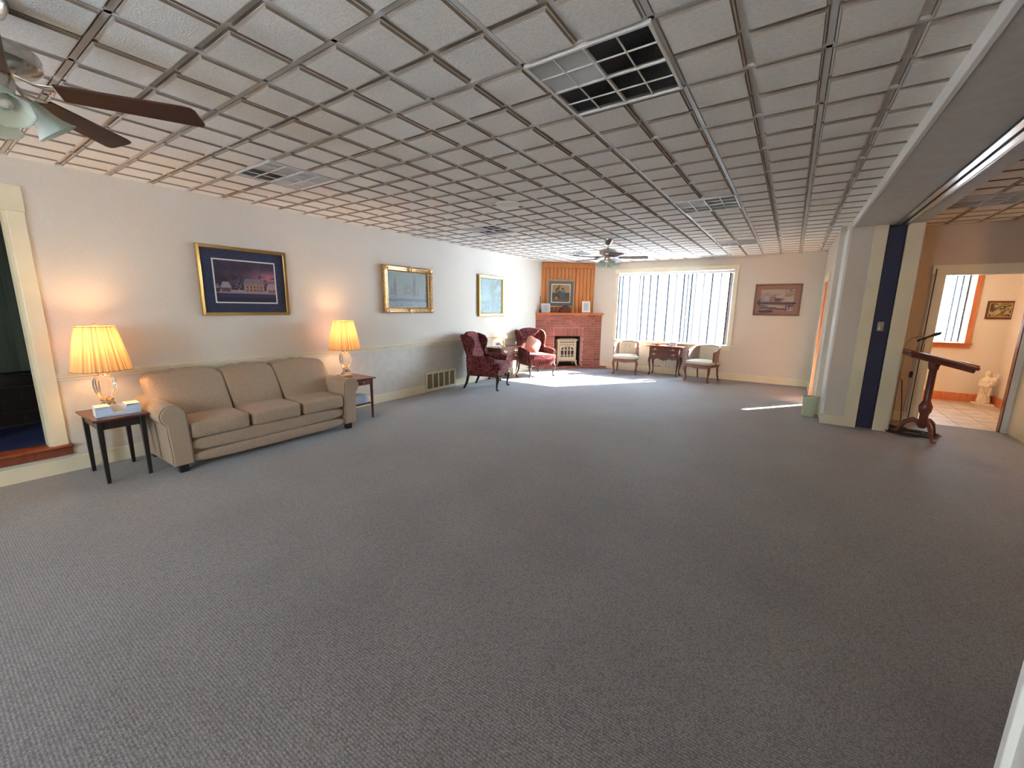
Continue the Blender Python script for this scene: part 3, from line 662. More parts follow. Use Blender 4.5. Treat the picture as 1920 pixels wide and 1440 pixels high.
def art_lake(x, y):
    c = np.zeros(x.shape+(3,))+np.array((.63, .47, .40))
    ins = (x > .1) & (x < .88) & (y > .13) & (y < .86); n = fbm(x, y, 8, 2)
    s = np.zeros_like(c)+np.array((.78, .7, .62)); s = mixc(s, np.clip(1.3-((x-.5)/.16)**2-((y-.56)/.14)**2, 0, 1)*(n > .4), (.36, .27, .3)); s = mixc(s, ((x < .45) & (y > .4) & (y < .75) & (fbm(x, y, 20, 6) > .48))*.7, (.6, .55, .6))
    s = mixc(s, ((abs(x-.37) < .06) & (abs(y-.5) < .07))*.8, (.72, .5, .46)); s = mixc(s, (abs(x-.37) < .01)*(abs(y-.5) < .03)*1., (.3, .15, .15))
    s = mixc(s, ((x > .66) & (y > .62) & (fbm(x, y*2, 14, 9) > .5))*.7, (.42, .38, .35)); s = mixc(s, (abs(y-.38) < .045)*.9, (.3, .22, .25)); s = mixc(s, (y < .33)*(fbm(x*.5, y*3, 10, 4) > .45)*.85, (.33, .25, .34)); s = mixc(s, ((abs(x-.72) < .012) | (abs(x-.78) < .01))*(y < .35)*(y > .18)*1., (.15, .1, .14))
    c = np.where(ins[..., None], s, c)
    c = mixc(c, ((x >= .86) & (x < .95) & (abs(y-.38) < (.95-x)*.6))*1., (.2, .15, .18)); c = mixc(c, ((x <= .12) & (x > .02) & (abs(y-.4) < (x-.02)*1.5) & (y < .62))*1., (.25, .27, .26)); c = mixc(c, ((abs(y-.1) < .05*np.sqrt(np.clip(1-((x-.26)/.18)**2, 0, 1))) & (y < .14))*1., (.25, .2, .28)); return c
def art_relief(x, y):
    n = fbm(x, y, 4, 21); m = fbm(x+n*.6, y+n*.6, 7, 5); c = np.zeros(x.shape+(3,))+np.array((.34, .28, .17)); return mixc(c, (m-.42)*5, (.80, .70, .46))
def art_cert(x, y):
    c = np.zeros(x.shape+(3,))+np.array((.82, .83, .84)); ln = ((np.floor(y*26) % 3) == 0) & (abs(x-.5) < .18+.15*fbm(np.floor(y*26)/26, 0*y, 9, 3)) & (y > .2) & (y < .8) & (fbm(x, y, 30, 6) > .42); return mixc(c, ln*.6, (.5, .52, .56))
def frame_g(w, h, fw, d, d2=None):
    g = G(); a, b = w/2, h/2
    prof = [(0, 0), (0, -d*.75), (fw*.2, -d), (fw*.45, -d*.85), (fw*.55, -d*.95), (fw*.8, -d*.8), (fw, -d*.45), (fw, 0)]
    vs = []; fs = []; n = len(prof)
    for cx, cz in ((-1, -1), (1, -1), (1, 1), (-1, 1)):
        for r, y in prof: vs.append((cx*(a-r), y, cz*(b-r)))
    for k in range(4):
        for i in range(n-1): fs.append((k*n+i, ((k+1) % 4)*n+i, ((k+1) % 4)*n+i+1, k*n+i+1))
    return g.add(vs, fs)
def picture(name, label, cat, loc, rz, w, h, fw, fmat, mats, fn, d=.03, tilt=0, aw=None, ah=None, dz=0, nx=110, ny=80, grp=None):
    t = thing(name, label, cat, loc, rz, grp); t.rotation_euler = (tilt, 0, rz)
    frame_g(w, h, fw, d).build('frame', fmat, t, sharp=50)
    G().box(-w/2+.003, w/2-.003, -.006, 0, -h/2+.003, h/2-.003).build('backing', 'walnutframe', t)
    yy = -.007; iw, ih = w-2*fw+.004, h-2*fw+.004
    for mt, bw_ in mats:
        G().box(-iw/2, iw/2, yy-.002, yy, -ih/2, ih/2).build('mat_board', mt, t); yy -= .0025; iw -= 2*bw_; ih -= 2*bw_
    if aw: iw, ih = aw, ah
    o = link('print', art_mesh('print', iw, ih, fn, nx, ny), t); o.location = (0, yy-.0005, dz)
    return t
# left wall pictures: rz = +90deg so the face looks along +X
LW = PI/2
picture('framed_print', 'gold-framed winter village print with navy mat above the sofa', 'picture', (.003, 2.36, 1.79), LW, .95, .765, .036, 'gold', [('navy', .10), ('grey_mat', .006), ('white_mat', .012)], art_village, .035, nx=150, ny=110)
p2 = picture('framed_painting', 'poplar landscape painting in ornate carved gilt frame with corner rosettes', 'picture', (.003, 4.85, 1.80), LW, 1.05, .745, .085, 'gold2', [('cream_fab', .018)], art_poplars, .06, nx=130, ny=95)
def ros(p, x, z, s=.04):
    g = G(); g.rbox((0, 0, 0), (s*1.15, .018, s*.8), 2.2, 6)
    for k in range(7):
        a = 2*PI*k/7; g.rbox((s*.75*math.cos(a), -.012, s*.6*math.sin(a)), (s*.3, .012, s*.3), 2, 4)
    o = g.build('rosette', 'gold2', p); o.location = (x, -.05, z)
for x in (-.485, 0, .485):
    for z in (-.335, .335): ros(p2, x, z, .045 if x else .05)
picture('framed_painting', 'upright blue-green tree painting in plain gilt frame near the wing chairs', 'picture', (.003, 7.15, 1.77), LW, .91, .845, .07, 'gold', [], art_trees, .045, nx=100, ny=100)
picture('framed_print', 'lakeside house print with tan mat on the wall right of the window', 'picture', (5.075, YB-.003, 1.762), 0, .825, .645, .032, 'walnutframe', [], art_lake, .025, nx=150, ny=120)
s45 = math.sqrt(.5)
def fpw(x, y, z): # fireplace-local to world
    return (FP[0]+x*s45-y*s45, FP[1]+x*s45+y*s45, z)
picture('framed_print', 'large framed print of a group of figures hung on the pine panelling', 'picture', fpw(.70, .176, 1.91), PI/4, .74, .70, .03, 'oak', [('gold', .012), ('grey_mat', .075), ('white_mat', .018)], art_figures, .025, nx=90, ny=90)
picture('framed_certificate', 'small white certificate in pale frame at the mantel left end', 'picture', fpw(.27, .03, 1.535), PI/4, .225, .225, .018, 'white', [], art_cert, .014, tilt=-.12, nx=40, ny=40)
picture('framed_certificate', 'wood-framed certificate with wide white border at the mantel right end', 'picture', fpw(1.345, .03, 1.578), PI/4, .25, .31, .022, 'oak', [('white_mat', .03)], art_cert, .014, tilt=-.10, nx=40, ny=40)
picture('framed_relief', 'small sepia picture in dark purple-brown frame above the statue', 'picture', (8.25, 10.357, 1.60), 0, .325, .30, .03, 'mahog', [('gold', .012)], art_relief, .02, nx=70, ny=50)
mc = thing('mantel_clock', 'dark red wooden clock case with arched top on the mantel', 'clock', fpw(.80, .06, 1.4205), PI/4)
cp = [(-.15, 0), (.15, 0), (.15, .085), (.11, .10)]+[(.10*math.cos(PI*i/8), .105+.075*math.sin(PI*i/8)) for i in range(1, 8)]+[(-.11, .10), (-.15, .085)]
G().prism(cp, -.045, .045, 1).build('case', 'mahog', mc, .005); G().box(-.165, .165, -.055, .055, 0, .014).build('base', 'mahog', mc, .003)
bx = thing('wooden_box', 'plain reddish-brown wooden box left of the mantel clock', 'box', fpw(.515, .07, 1.4205), PI/4)
G().box(-.10, .10, -.05, .05, 0, .055).build('body', 'cherry', bx, .004); G().box(-.104, .104, -.054, .054, .056, .075).build('lid', 'cherry', bx, .004)
cs = thing('candlestick', 'dark slender candlestick with side arm on the mantel left corner', 'candlestick', fpw(.115, .0, 1.42), PI/4)
G().lathe([(.035, 0), (.03, .03), (.016, .06), (.022, .075), (.007, .09), (.007, .40), (.012, .41)], seg=12).build('stem', 'black_wood', cs)
G().tube([(0, 0, .25), (.035, 0, .25), (.045, 0, .28)], .006, 6).lathe([(.018, .28), (.018, .29)], (.045, 0, 0), 10).build('arm', 'chrome', cs)

# ------------------------------------------------------------------ legs
def cabriole(h, s=1.0, dx=1, dy=-1):
    k = .7071*s; g = G()
    P = [(0, 0, h), (.022*k*dx, .022*k*dy, h*.86), (.030*k*dx, .030*k*dy, h*.74), (.012*k*dx, .012*k*dy, h*.5), (-.006*k*dx, -.006*k*dy, h*.28), (-.002*k*dx, -.002*k*dy, h*.12), (.016*k*dx, .016*k*dy, h*.045), (.030*k*dx, .030*k*dy, 0)]
    g.tube(P, [.030*s, .032*s, .028*s, .020*s, .014*s, .0125*s, .02*s, .024*s], 10); return g
def pull(par, x, y, z, w=.05):
    g = G().tube([(x-w, y, z), (x-w, y-.018, z), (x-w*.8, y-.024, z-.018), (x, y-.026, z-.024), (x+w*.8, y-.024, z-.018), (x+w, y-.018, z), (x+w, y, z)], .0045, 6)
    g.rbox((x, y-.001, z+.002), (w*.42, .003, .012), 2, 4); return g.build('handle', 'brass', par)
def lowboy(label, loc, rz):
    t = thing('lowboy_table', label, 'table', loc, rz); w, d, h = .335, .17, .70
    G().box(-.405, .405, -.205, .195, h-.02, h).build('tabletop', 'mahog', t, .006)
    G().box(-w, w, -d, d, .44, h-.021).build('case', 'mahog', t, .004)
    ap = [(-w, .445), (-w, .41), (-.27, .40), (-.2, .375), (-.14, .405), (-.06, .375), (0, .36), (.06, .375), (.14, .405), (.2, .375), (.27, .40), (w, .41), (w, .445)]
    G().prism(ap, -d, -d+.018, 1).build('apron', 'mahog', t, .003)
    dr = G().box(-w+.02, w-.02, -d-.009, -d+.002, .575, .67).build('drawer', 'mahog', t, .004)
    for x in (-.2, .2): pull(dr, x, -d-.009, .625)
    for x0, x1 in ((-w+.02, -.125), (.125, w-.02)):
        dr = G().box(x0, x1, -d-.009, -d+.002, .455, .56).build('drawer', 'mahog', t, .004); pull(dr, (x0+x1)/2, -d-.009, .512, .04)
    dr = G().box(-.113, .113, -d-.009, -d+.002, .455, .56).build('drawer', 'mahog', t, .004)
    g = G()
    for k in range(9):
        a = PI*(k+.5)/9; g.tube([(0, -d-.010, .465), (.04*math.cos(a), -d-.014, .465+.04*math.sin(a)), (.075*math.cos(a), -d-.010, .465+.07*math.sin(a))], [.003, .010, .006], 6)
    g.build('shell_carving', 'mahog', dr); G().lathe([(.006, 0), (.012, .012), (.004, .018)], seg=10).build('knob', 'brass', dr)
    kk = kids(dr)[-1]; kk.location = (0, -d-.016, .478); kk.rotation_euler = (PI/2, 0, 0)
    for sx in (-1, 1):
        for sy in (-1, 1):
            o = cabriole(.45, 1.0, sx, sy).build('leg', 'mahog', t); o.location = (sx*(w-.03), sy*(d-.03), 0)
    return t
lb = lowboy('mahogany lowboy with brass pulls standing under the picture window', (2.985, 10.06, 0), 0)
dup(lb, (.215, 7.33, 0), PI/2, 'mahogany lowboy between the two burgundy wing chairs on the left wall')

# ------------------------------------------------------------------ wing chairs (front = -Y)
def wing_chair(label, loc, rz):
    t = thing('wing_chair', label, 'chair', loc, rz, 'burgundy wing chairs')
    # seat rail with scalloped front
    ap = [(-.33, .40), (-.33, .25)]+[(-.33+.66*i/12, .25+.022*math.sin(PI*i/3)) for i in range(1, 12)]+[(.33, .25), (.33, .40)]
    G().prism(ap, -.34, .28, 1).build('seat_rail', 'damask', t, .02)
    G().rbox((0, -.06, .445), (.285, .33, .072), 5, 8, (0, 0, .012)).rbox((0, -.33, .445), (.335, .06, .07), 5, 8).build('seat_cushion', 'damask', t)
    def bk(x, y, z, w):  # arch + rake
        z2 = z-(.055 if w[2] > 0 else 0)*(abs(w[0])**2.2)*max(w[2], 0); return (x, y+.20*(z2+.33)/.66, z2)
    G().rbox((0, .16, .73), (.30, .055, .345), 6, 10, (0, -.03, 0), bk).build('backrest', 'damask', t)
    for s in (-1, 1):
        # wing: side outline in Y,Z
        oy = [(.27, .55), (.42, 1.0), (.405, 1.035), (.30, 1.03), (.17, .985), (.12, .90), (.135, .80), (.17, .70), (.13, .62), (.10, .56)]
        G().prism([(p[0], p[1]) for p in oy], s*.285, s*.345, 0).build('wing', 'damask', t, .022)
        # arm
        oa = [(-.25, .28), (.28, .28), (.30, .62), (.12, .62), (-.2, .595), (-.262, .585), (-.285, .55), (-.27, .50), (-.25, .47)]
        G().prism(oa, s*.285, s*.355, 0).build('arm', 'damask', t, .02)
        G().tube([(s*.33, .24, .60), (s*.335, .0, .595), (s*.34, -.2, .575), (s*.345, -.285, .555)], [.035, .045, .05, .045], 12).build('arm_roll', 'damask', t)
        o = cabriole(.29, 1.15, s, -1).build('leg', 'black_wood', t); o.location = (s*.295, -.31, 0)
        G().tube([(s*.28, .27, .30), (s*.28, .31, .12), (s*.285, .37, 0)], [.028, .024, .02], 8).build('leg', 'black_wood', t)
    return t
import mathutils
def face(dx, dy): return math.atan2(dx, -dy)   # rotation so that local -Y points along (dx, dy)
wa = wing_chair('burgundy wing chair turned toward the fireplace, nearer the floor grille', (.56, 6.30, 0), face(.963, .27))
wb = dup(wa, (.54, 8.16, 0), face(.86, -.51), 'sunlit burgundy wing chair holding a peach pillow beside the fireplace')
pw = thing('throw_pillow', 'peach velvet pillow leaning in the sunlit wing chair', 'pillow', (.54, 8.16, 0), face(.86, -.51))
g = G(); g.M = Matrix.Translation((-.06, .03, .70)) @ Matrix.Rotation(math.radians(-18), 4, 'X') @ Matrix.Rotation(math.radians(32), 4, 'Y')
g.rbox((0, 0, 0), (.18, .055, .18), 3.5, 10, (0, .0, 0), lambda x, y, z, w: (x*(1+.06*w[2]**2), y*(1.15-.75*max(abs(w[0]), abs(w[2]))**2), z*(1+.06*w[0]**2))); g.build('cushion', 'pillow', pw)

# ------------------------------------------------------------------ barrel chairs (front = -Y)
def barrel_chair(label, loc, rz):
    t = thing('barrel_chair', label, 'chair', loc, rz, 'cream barrel-back chairs')
    G().rbox((0, -.03, .405), (.295, .27, .045), 5, 8, (0, 0, .014)).build('seat_cushion', 'cream_fab', t)
    g = G().prism([(-.28, -.28), (.28, -.28), (.255, .22), (-.255, .22)], .315, .365, 2); g.build('seat_frame', 'cherry', t, .01)
    G().prism([(-.28, .32), (-.2, .30), (-.1, .295), (0, .285), (.1, .295), (.2, .30), (.28, .32), (.28, .34), (-.28, .34)], -.285, -.27, 1).build('apron', 'cherry', t)
    def U(u):   # u in -1..1, plan curve from left arm tip to right arm tip
        a = u*1.0
        if abs(u) > .55:
            k = (abs(u)-.55)/.45; return Vector((math.copysign(.285+.012*math.sin(PI*k), u), .06-.20*k, 0))
        th = u/.55*PI/2; return Vector((.285*math.sin(th), .06+.215*math.cos(th), 0))
    def top(u): return .755-.11*min(1, abs(u)/.9)**1.6
    us = [-1+2*i/36 for i in range(37)]
    G().tube([tuple(U(u)+Vector((0, .03*(1-abs(u)), top(u)))) for u in us], [.016]+[.021]*35+[.016], 10, 1.2).build('top_rail', 'rail_wood', t)
    def panel(u0, u1, th, z0, nm, mt, tuft=False):
        n = 24 if tuft else 12; m = 14 if tuft else 3; g = G(); vs = []
        for side in (0, 1):
            for i in range(n+1):
                u = u0+(u1-u0)*i/n; p = U(u); c = Vector((0, .0, 0)); inn = (c-p).normalized(); inn.z = 0
                for j in range(m+1):
                    z = z0+(top(u)-.005-z0)*j/m; q = p+Vector((0, .03*(1-abs(u))*j/m, 0)); off = th if side == 0 else 0
                    if tuft and side == 0:
                        a = i/n*4; b_ = j/m*3; off += .022*abs(math.sin(PI*(a+b_)/1.0/1))**.5*abs(math.sin(PI*(a-b_)))**.5*min(1, 6*min(i/n, 1-i/n))*min(1, 6*min(j/m, 1-j/m))
                    q = q+inn*off; vs.append((q.x, q.y, z))
        K = (n+1)*(m+1); fs = []
        for i in range(n):
            for j in range(m):
                a = i*(m+1)+j; fs.append((a, a+m+1, a+m+2, a+1)); fs.append((K+a, K+a+1, K+a+m+2, K+a+m+1))
        for j in range(m): fs.append((j, j+1, K+j+1, K+j)); a = n*(m+1)+j; fs.append((a, K+a, K+a+1, a+1))
        for i in range(n): a = i*(m+1); fs.append((a, K+a, K+a+m+1, a+m+1)); a += m; fs.append((a, a+m+1, K+a+m+1, K+a))
        return g.add(vs, fs).build(nm, mt, t, sharp=60)
    bk = panel(-.29, .29, .035, .40, 'backrest', 'cream_fab', True)
    for j, z in enumerate((.49, .575, .66)):
        for i in range(4 if j % 2 == 0 else 3):
            u = (-.21+i*.14) if j % 2 == 0 else (-.14+i*.14)
            p = U(u); inn = (-p).normalized(); q = p+inn*.04; G().rbox((q.x, q.y+.01, z), (.008, .008, .008), 2, 4).build('button', 'mauve', bk)
    panel(-.99, -.30, .012, .37, 'side_panel', 'mauve'); panel(.30, .99, .012, .37, 'side_panel', 'mauve')
    for s in (-1, 1):
        G().tube([(s*.275, -.15, .35), (s*.275, -.135, .42), (s*.282, -.16, .54), (s*.284, -.145, top(1))], [.018, .015, .013, .018], 8).build('arm_post', 'cherry', t)
        o = cabriole(.335, 1.0, s, -1).build('leg', 'cherry', t); o.location = (s*.25, -.25, 0)
        G().tube([(s*.22, .19, .34), (s*.225, .22, .15), (s*.235, .27, 0)], [.02, .018, .015], 8).build('leg', 'cherry', t)
    return t
bc = barrel_chair('tufted cream barrel-back chair beside the fireplace, left of the lowboy', (2.135, 9.80, 0), face(.22, -.975))
dup(bc, (3.86, 9.82, 0), face(-.30, -.955), 'tufted cream barrel-back chair turned inward, right of the window lowboy')

# ------------------------------------------------------------------ sofa
so_ = thing('sofa', 'tan woven three-seat sofa with rolled arms against the left wall', 'sofa', (0, 2.16, 0))
X0, X1 = .06, .90
G().box(X0+.04, X1-.075, -.80, .80, .085, .30).build('base', 'sofa', so_, .02)
G().rbox((X1-.050, 0, .235), (.04, .795, .068), 4, 10).build('front_rail', 'sofa', so_)
G().rbox((X1-.042, 0, .115), (.04, .795, .054), 4, 10).build('bottom_band', 'sofa', so_)
G().rbox((X0+.10, 0, .46), (.09, .84, .34), 7, 10, fn=lambda x, y, z, w: (x-.04*w[2], y, z)).build('back_frame', 'sofa', so_)
for i in (-1, 0, 1):
    G().rbox((X1-.33, i*.535, .375), (.335, .265, .078), 9, 14, (.012, 0, .022)).build('seat_cushion', 'sofa', so_)
    nm = G()
    def bf(x, y, z, w, i=i):
        cr = .010*math.sin(y*42+i*2)*max(0, w[2])**3*(1-abs(w[1])**4)
        return (x-.14*(w[2]+.2)+.0*y, y*(1+.03*w[2])+(-.05*(i == -1)+.05*(i == 1))*(abs(w[1]))*0, z+cr+.012*math.cos(3*w[1]))
    yc = i*.535; hw = .268
    if i: yc += i*.055; hw += .06
    nm.rbox((X0+.285, yc, .635), (.115, hw, .222), 7, 16, (.05, 0, 0), bf).build('back_cushion', 'sofa', so_)
for s in (-1, 1):
    cy, cz, R_ = s*.905, .545, .098
    def scroll(r, dd=0):
        pts = [(s*(.795+dd), .08), (s*(.80+dd), .30), (s*(cy*s-r), cz)]
        for k in range(1, 16):
            a = PI-math.radians(235)*k/15
            pts.append((cy+s*r*math.cos(a), cz+r*math.sin(a)))
        return pts+[(s*(.962-dd), .40), (s*(.952-dd), .25), (s*(.948-dd), .08)]
    body = scroll(R_); b2 = scroll(R_-.006, .005)
    a_ = G().prism(body, X0+.02, X1-.02, 0).build('arm', 'sofa', so_, .012)
    G().prism(b2, X1-.022, X1, 0).build('arm_front', 'sofa', a_, .008)
    ring = [(X1-.018, p[0], p[1]) for p in body]; G().tube(ring+[ring[0]], .0055, 6).build('piping', 'sofa', a_)
    for x in (X0+.08, X1-.07): G().prism([(x-.035, s*.865-.035), (x+.035, s*.865-.035), (x+.035, s*.865+.035), (x-.035, s*.865+.035)], 0, .08, 2).build('foot', 'black_wood', so_, .004)

# ------------------------------------------------------------------ end tables, lamps
def tapered(g, x, y, z, a, b): g.add([(x-b, y-b, 0), (x+b, y-b, 0), (x+b, y+b, 0), (x-b, y+b, 0), (x-a, y-a, z), (x+a, y-a, z), (x+a, y+a, z), (x-a, y+a, z)], [(0, 3, 2, 1), (4, 5, 6, 7), (0, 1, 5, 4), (1, 2, 6, 5), (2, 3, 7, 6), (3, 0, 4, 7)]); return g
t1 = thing('end_table', 'small ebony end table left of the sofa by the cased opening', 'table', (.40, .965, 0))
G().box(-.285, .285, -.185, .185, .55, .57).build('tabletop', 'mahog', t1, .004)
G().box(-.25, .25, -.15, .15, .475, .549).build('apron', 'black_wood', t1, .002)
for sx in (-1, 1):
    for sy in (-1, 1): tapered(G(), sx*.24, sy*.14, .545, .019, .013).build('leg', 'black_wood', t1, .002)
t2 = thing('end_table', 'mahogany end table with drawer and low shelf right of the sofa', 'table', (.40, 3.41, 0))
G().box(-.285, .285, -.185, .185, .55, .57).build('tabletop', 'mahog', t2, .004)
G().box(-.25, .25, -.15, .15, .475, .549).build('apron', 'mahog', t2, .002)
dr = G().box(.245, .256, -.115, .115, .482, .542).build('drawer', 'cherry', t2, .002)
k = G().lathe([(.005, 0), (.011, .012), (.004, .018)], seg=10).build('knob', 'brass', dr); k.location = (.256, 0, .512); k.rotation_euler = (0, PI/2, 0)
G().box(-.24, .24, -.14, .14, .20, .215).build('shelf', 'mahog', t2, .002)
for sx in (-1, 1):
    for sy in (-1, 1): tapered(G(), sx*.24, sy*.14, .545, .016, .010).build('leg', 'mahog', t2, .002)
def lamp(label, loc):
    t = thing('table_lamp', label, 'lamp', loc, 0, 'crystal table lamps')
    G().lathe([(.085, 0), (.09, .006), (.075, .014), (.03, .018)], seg=30).build('base_plate', 'brass', t)
    def wob(k, seg): return 1+.045*(1 if k % 2 else -1)
    G().lathe([(.062, .019), (.068, .03), (.05, .06), (.038, .09), (.05, .105), (.03, .118)], seg=28, wob=wob).build('foot', 'crystal', t, sharp=10)
    G().lathe([(.028, .119), (.05, .14), (.068, .18), (.078, .235), (.074, .28), (.055, .315), (.032, .335), (.038, .35), (.03, .365)], seg=28, wob=wob).build('body', 'crystal', t, sharp=10)
    G().lathe([(.012, .366), (.012, .42), (.02, .43), (.02, .47), (.008, .48), (.004, .485)], seg=12).build('socket', 'brass', t)
    G().lathe([(.0045, .484), (.0045, .765), (.010, .772), (.004, .79)], seg=8).build('finial', 'brass', t)
    sp = G(); 
    for k in range(3):
        a = 2*PI*k/3; sp.tube([(0, 0, .755), (.128*math.cos(a), .128*math.sin(a), .752)], .002, 5)
    sp.build('spider', 'brass', t)
    def pl(k, seg): return 1+.013*(1 if k % 2 else -1)
    sh = G().lathe([(.205, .375), (.192, .44), (.160, .62), (.130, .755)], seg=96, wob=pl, cap=False).build('shade', 'shade', t, sharp=80)
    G().tube([(.207*math.cos(2*PI*i/48), .207*math.sin(2*PI*i/48), .374) for i in range(49)], .004, 6).build('trim_band', 'shade', sh)
    G().tube([(.131*math.cos(2*PI*i/48), .131*math.sin(2*PI*i/48), .757) for i in range(49)], .0035, 6).build('trim_band', 'shade', sh)
    b = mat('lamp_bulb', (1, .9, .7), .4) if 'lamp_bulb' not in bpy.data.materials else bpy.data.materials['lamp_bulb']
    b.node_tree.nodes['Principled BSDF'].inputs['Emission Color'].default_value = (1, .72, .38, 1); b.node_tree.nodes['Principled BSDF'].inputs['Emission Strength'].default_value = 4
    G().lathe([(.012, .49), (.028, .53), (.03, .555), (.018, .58), (.004, .588)], seg=14).build('bulb', b, t)
    d = bpy.data.lights.new('lamp_light', 'POINT'); d.energy = LAMP_W; d.color = (1, .62, .30); d.shadow_soft_size = .06
    o = bpy.data.objects.new('lamp_light', d); C.objects.link(o); o.parent = t; o.location = (0, 0, .62)
    return t
LAMP_W = 3.2
l1 = lamp('lit crystal table lamp with pleated cream shade at far left', (.30, .965, .57))
dup(l1, (.30, 3.40, .57), 0, 'lit crystal table lamp with pleated cream shade, right of the sofa')
cd = tag(G().tube([(.205, .966, .576), (.105, .96, .577), (.07, .96, .55), (.06, .96, .40), (.045, .955, .2), (.04, .93, .06), (.03, .88, .012), (.06, .80, .008)], .003, 6).build('lamp_cord', 'cord'), 'thin lamp cord hanging behind the ebony end table', 'cord')
ti = thing('card_holder', 'white and pale blue card holder with cut-out front on the ebony table', 'box', (.54, .975, .57), math.radians(-4))
G().add([(-.10, -.145, 0), (-.02, -.145, 0), (.055, -.145, 0), (.055, .145, 0), (-.10, .145, 0)], []).box(-.10, .055, -.145, .145, 0, .006).box(-.10, -.094, -.145, .145, .006, .075).box(-.094, .049, -.145, -.139, .006, .075).box(-.094, .049, .139, .145, .006, .075).build('tray', 'paper', ti)
fr = [(-.145, 0), (.145, 0), (.145, .088), (.055, .088), (.035, .03), (-.035, .03), (-.055, .088), (-.145, .088)]
G().prism(fr, .049, .055, 0).build('front_panel', 'blue_card', ti)
G().box(-.10, .055, -.145, -.05, .075, .088).box(-.10, .055, .05, .145, .075, .088).build('top_panel', 'paper', ti)
tb = thing('brochure_box', 'brown and white printed box on the low shelf of the mahogany end table', 'box', (.47, 3.42, .215), 0)
G().box(-.08, .12, -.10, .10, 0, .10).build('body', 'brown_card', tb); G().box(.1201, .124, -.10, .10, 0, .10).build('label_panel', 'blue_card', tb); G().box(-.08, .124, -.10, .10, .1001, .106).build('lid', 'paper', tb)

# ------------------------------------------------------------------ floor return grille, outlets, small things
gr = thing('return_grille', 'cream return-air grille with diamond lattice low on the left wall', 'vent', (.0, 5.585, .19))
G().box(.002, .028, -.40, .40, .135, .17).box(.002, .028, -.40, .40, -.17, -.135).box(.002, .028, -.40, -.37, -.135, .135).box(.002, .028, .37, .40, -.135, .135).build('frame', 'trim', gr, .003)
G().box(.002, .006, -.37, .37, -.135, .135).build('backing', 'grille_back', gr)
for i in range(1, 5): G().box(.008, .024, -.37+i*.148-.008, -.37+i*.148+.008, -.135, .135).build('mullion', 'trim', gr)
g = G(); q = .045
for k in range(-10, 30):
    for s in (-1, 1):
        y0 = -.6+k*q*1.0; p0 = (y0, -.135) if s > 0 else (y0, .135); p1 = (y0+.27*.75, .135) if s > 0 else (y0+.27*.75, -.135)
        t0 = max(0, (-.37-p0[0])/(p1[0]-p0[0])); t1_ = min(1, (.37-p0[0])/(p1[0]-p0[0]))
        if t1_ > t0+.02: g.tube([(.010+.001*s, p0[0]+(p1[0]-p0[0])*t0, p0[1]+(p1[1]-p0[1])*t0), (.010+.001*s, p0[0]+(p1[0]-p0[0])*t1_, p0[1]+(p1[1]-p0[1])*t1_)], .0018, 4)
o = g.build('lattice', 'lattice', gr); o['kind'] = 'stuff'
ou = thing('wall_outlet', 'white double outlet under the window lowboy', 'outlet', (2.955, YB, .30))
G().box(-.036, .036, -.006, 0, -.058, .058).build('plate', 'white', ou, .002)
for z in (-.024, .024): G().rbox((0, -.007, z), (.017, .003, .014), 3, 4).build('socket', 'brown_card', ou)
tag(G().tube([(2.95, YB-.01, .275), (2.94, YB-.05, .2), (2.90, YB-.06, .08), (2.84, YB-.10, .008), (2.79, YB-.08, .006), (2.76, YB-.05, .006)], .004, 6).build('power_cord', 'cord'), 'cream cord trailing from the outlet under the window', 'cord')
dd = thing('leaf_dish', 'small copper-orange dish of leaves on the window lowboy', 'dish', (2.80, 10.03, .70))
G().lathe([(.03, 0), (.035, .008), (.075, .035), (.085, .05), (.078, .05), (.05, .02), (.01, .014)], seg=20).build('bowl', 'copper', dd)
for k in range(7):
    a = k*.9; g = G(); g.M = Matrix.Rotation(a, 4, 'Z') @ Matrix.Rotation(-.5, 4, 'Y'); g.add([(.0, 0, .04), (.05, .02, .055), (.10, 0, .045), (.05, -.02, .055), (.05, 0, .066)], [(0, 1, 4), (1, 2, 4), (2, 3, 4), (3, 0, 4), (0, 3, 2, 1)]); g.build('leaf', 'copper', dd)
sb_ = thing('guest_book_box', 'grey box standing on the right half of the window lowboy', 'box', (3.14, 10.08, .70))
G().box(-.075, .075, -.05, .05, 0, .075).build('body', 'silver', sb_, .004); G().box(-.078, .078, -.053, .053, .0755, .085).build('lid', 'silver', sb_, .003)
tag(G().box(2.90, 3.04, 9.93, 10.02, .7005, .712).build('paper_stack', 'paper'), 'low stack of white paper in the middle of the window lowboy', 'paper')
sl = thing('accent_lamp', 'small brass lamp with amber glass shade on the left-wall lowboy', 'lamp', (.17, 7.40, .70))
G().lathe([(.045, 0), (.045, .008), (.012, .02), (.008, .04), (.018, .07), (.02, .10), (.008, .13), (.006, .19)], seg=18).build('base', 'brass', sl)
G().lathe([(.085, .18), (.075, .215), (.045, .26), (.022, .29)], seg=20, wob=lambda k, s: 1+.04*(k % 2), cap=False).build('shade', 'small_shade', sl)
d = bpy.data.lights.new('accent_light', 'POINT'); d.energy = .4; d.color = (1, .7, .35); d.shadow_soft_size = .02; o = bpy.data.objects.new('accent_light', d); C.objects.link(o); o.parent = sl; o.location = (0, 0, .225)
cb = thing('flower_ornament', 'silver flower ornament on the left-wall lowboy, nearer the camera', 'ornament', (.20, 7.16, .70))
G().lathe([(.05, 0), (.05, .006), (.015, .012), (.012, .03)], seg=14).build('base', 'silver', cb)
for k in range(9):
    a = 2*PI*k/9; g = G(); g.M = Matrix.Rotation(a, 4, 'Z'); g.rbox((.045, 0, .045+.02*(k % 3)), (.04, .018, .010), 2, 4); g.build('petal', 'silver', cb)
G().rbox((0, 0, .075), (.03, .03, .028), 2, 6).build('centre', 'silver', cb)
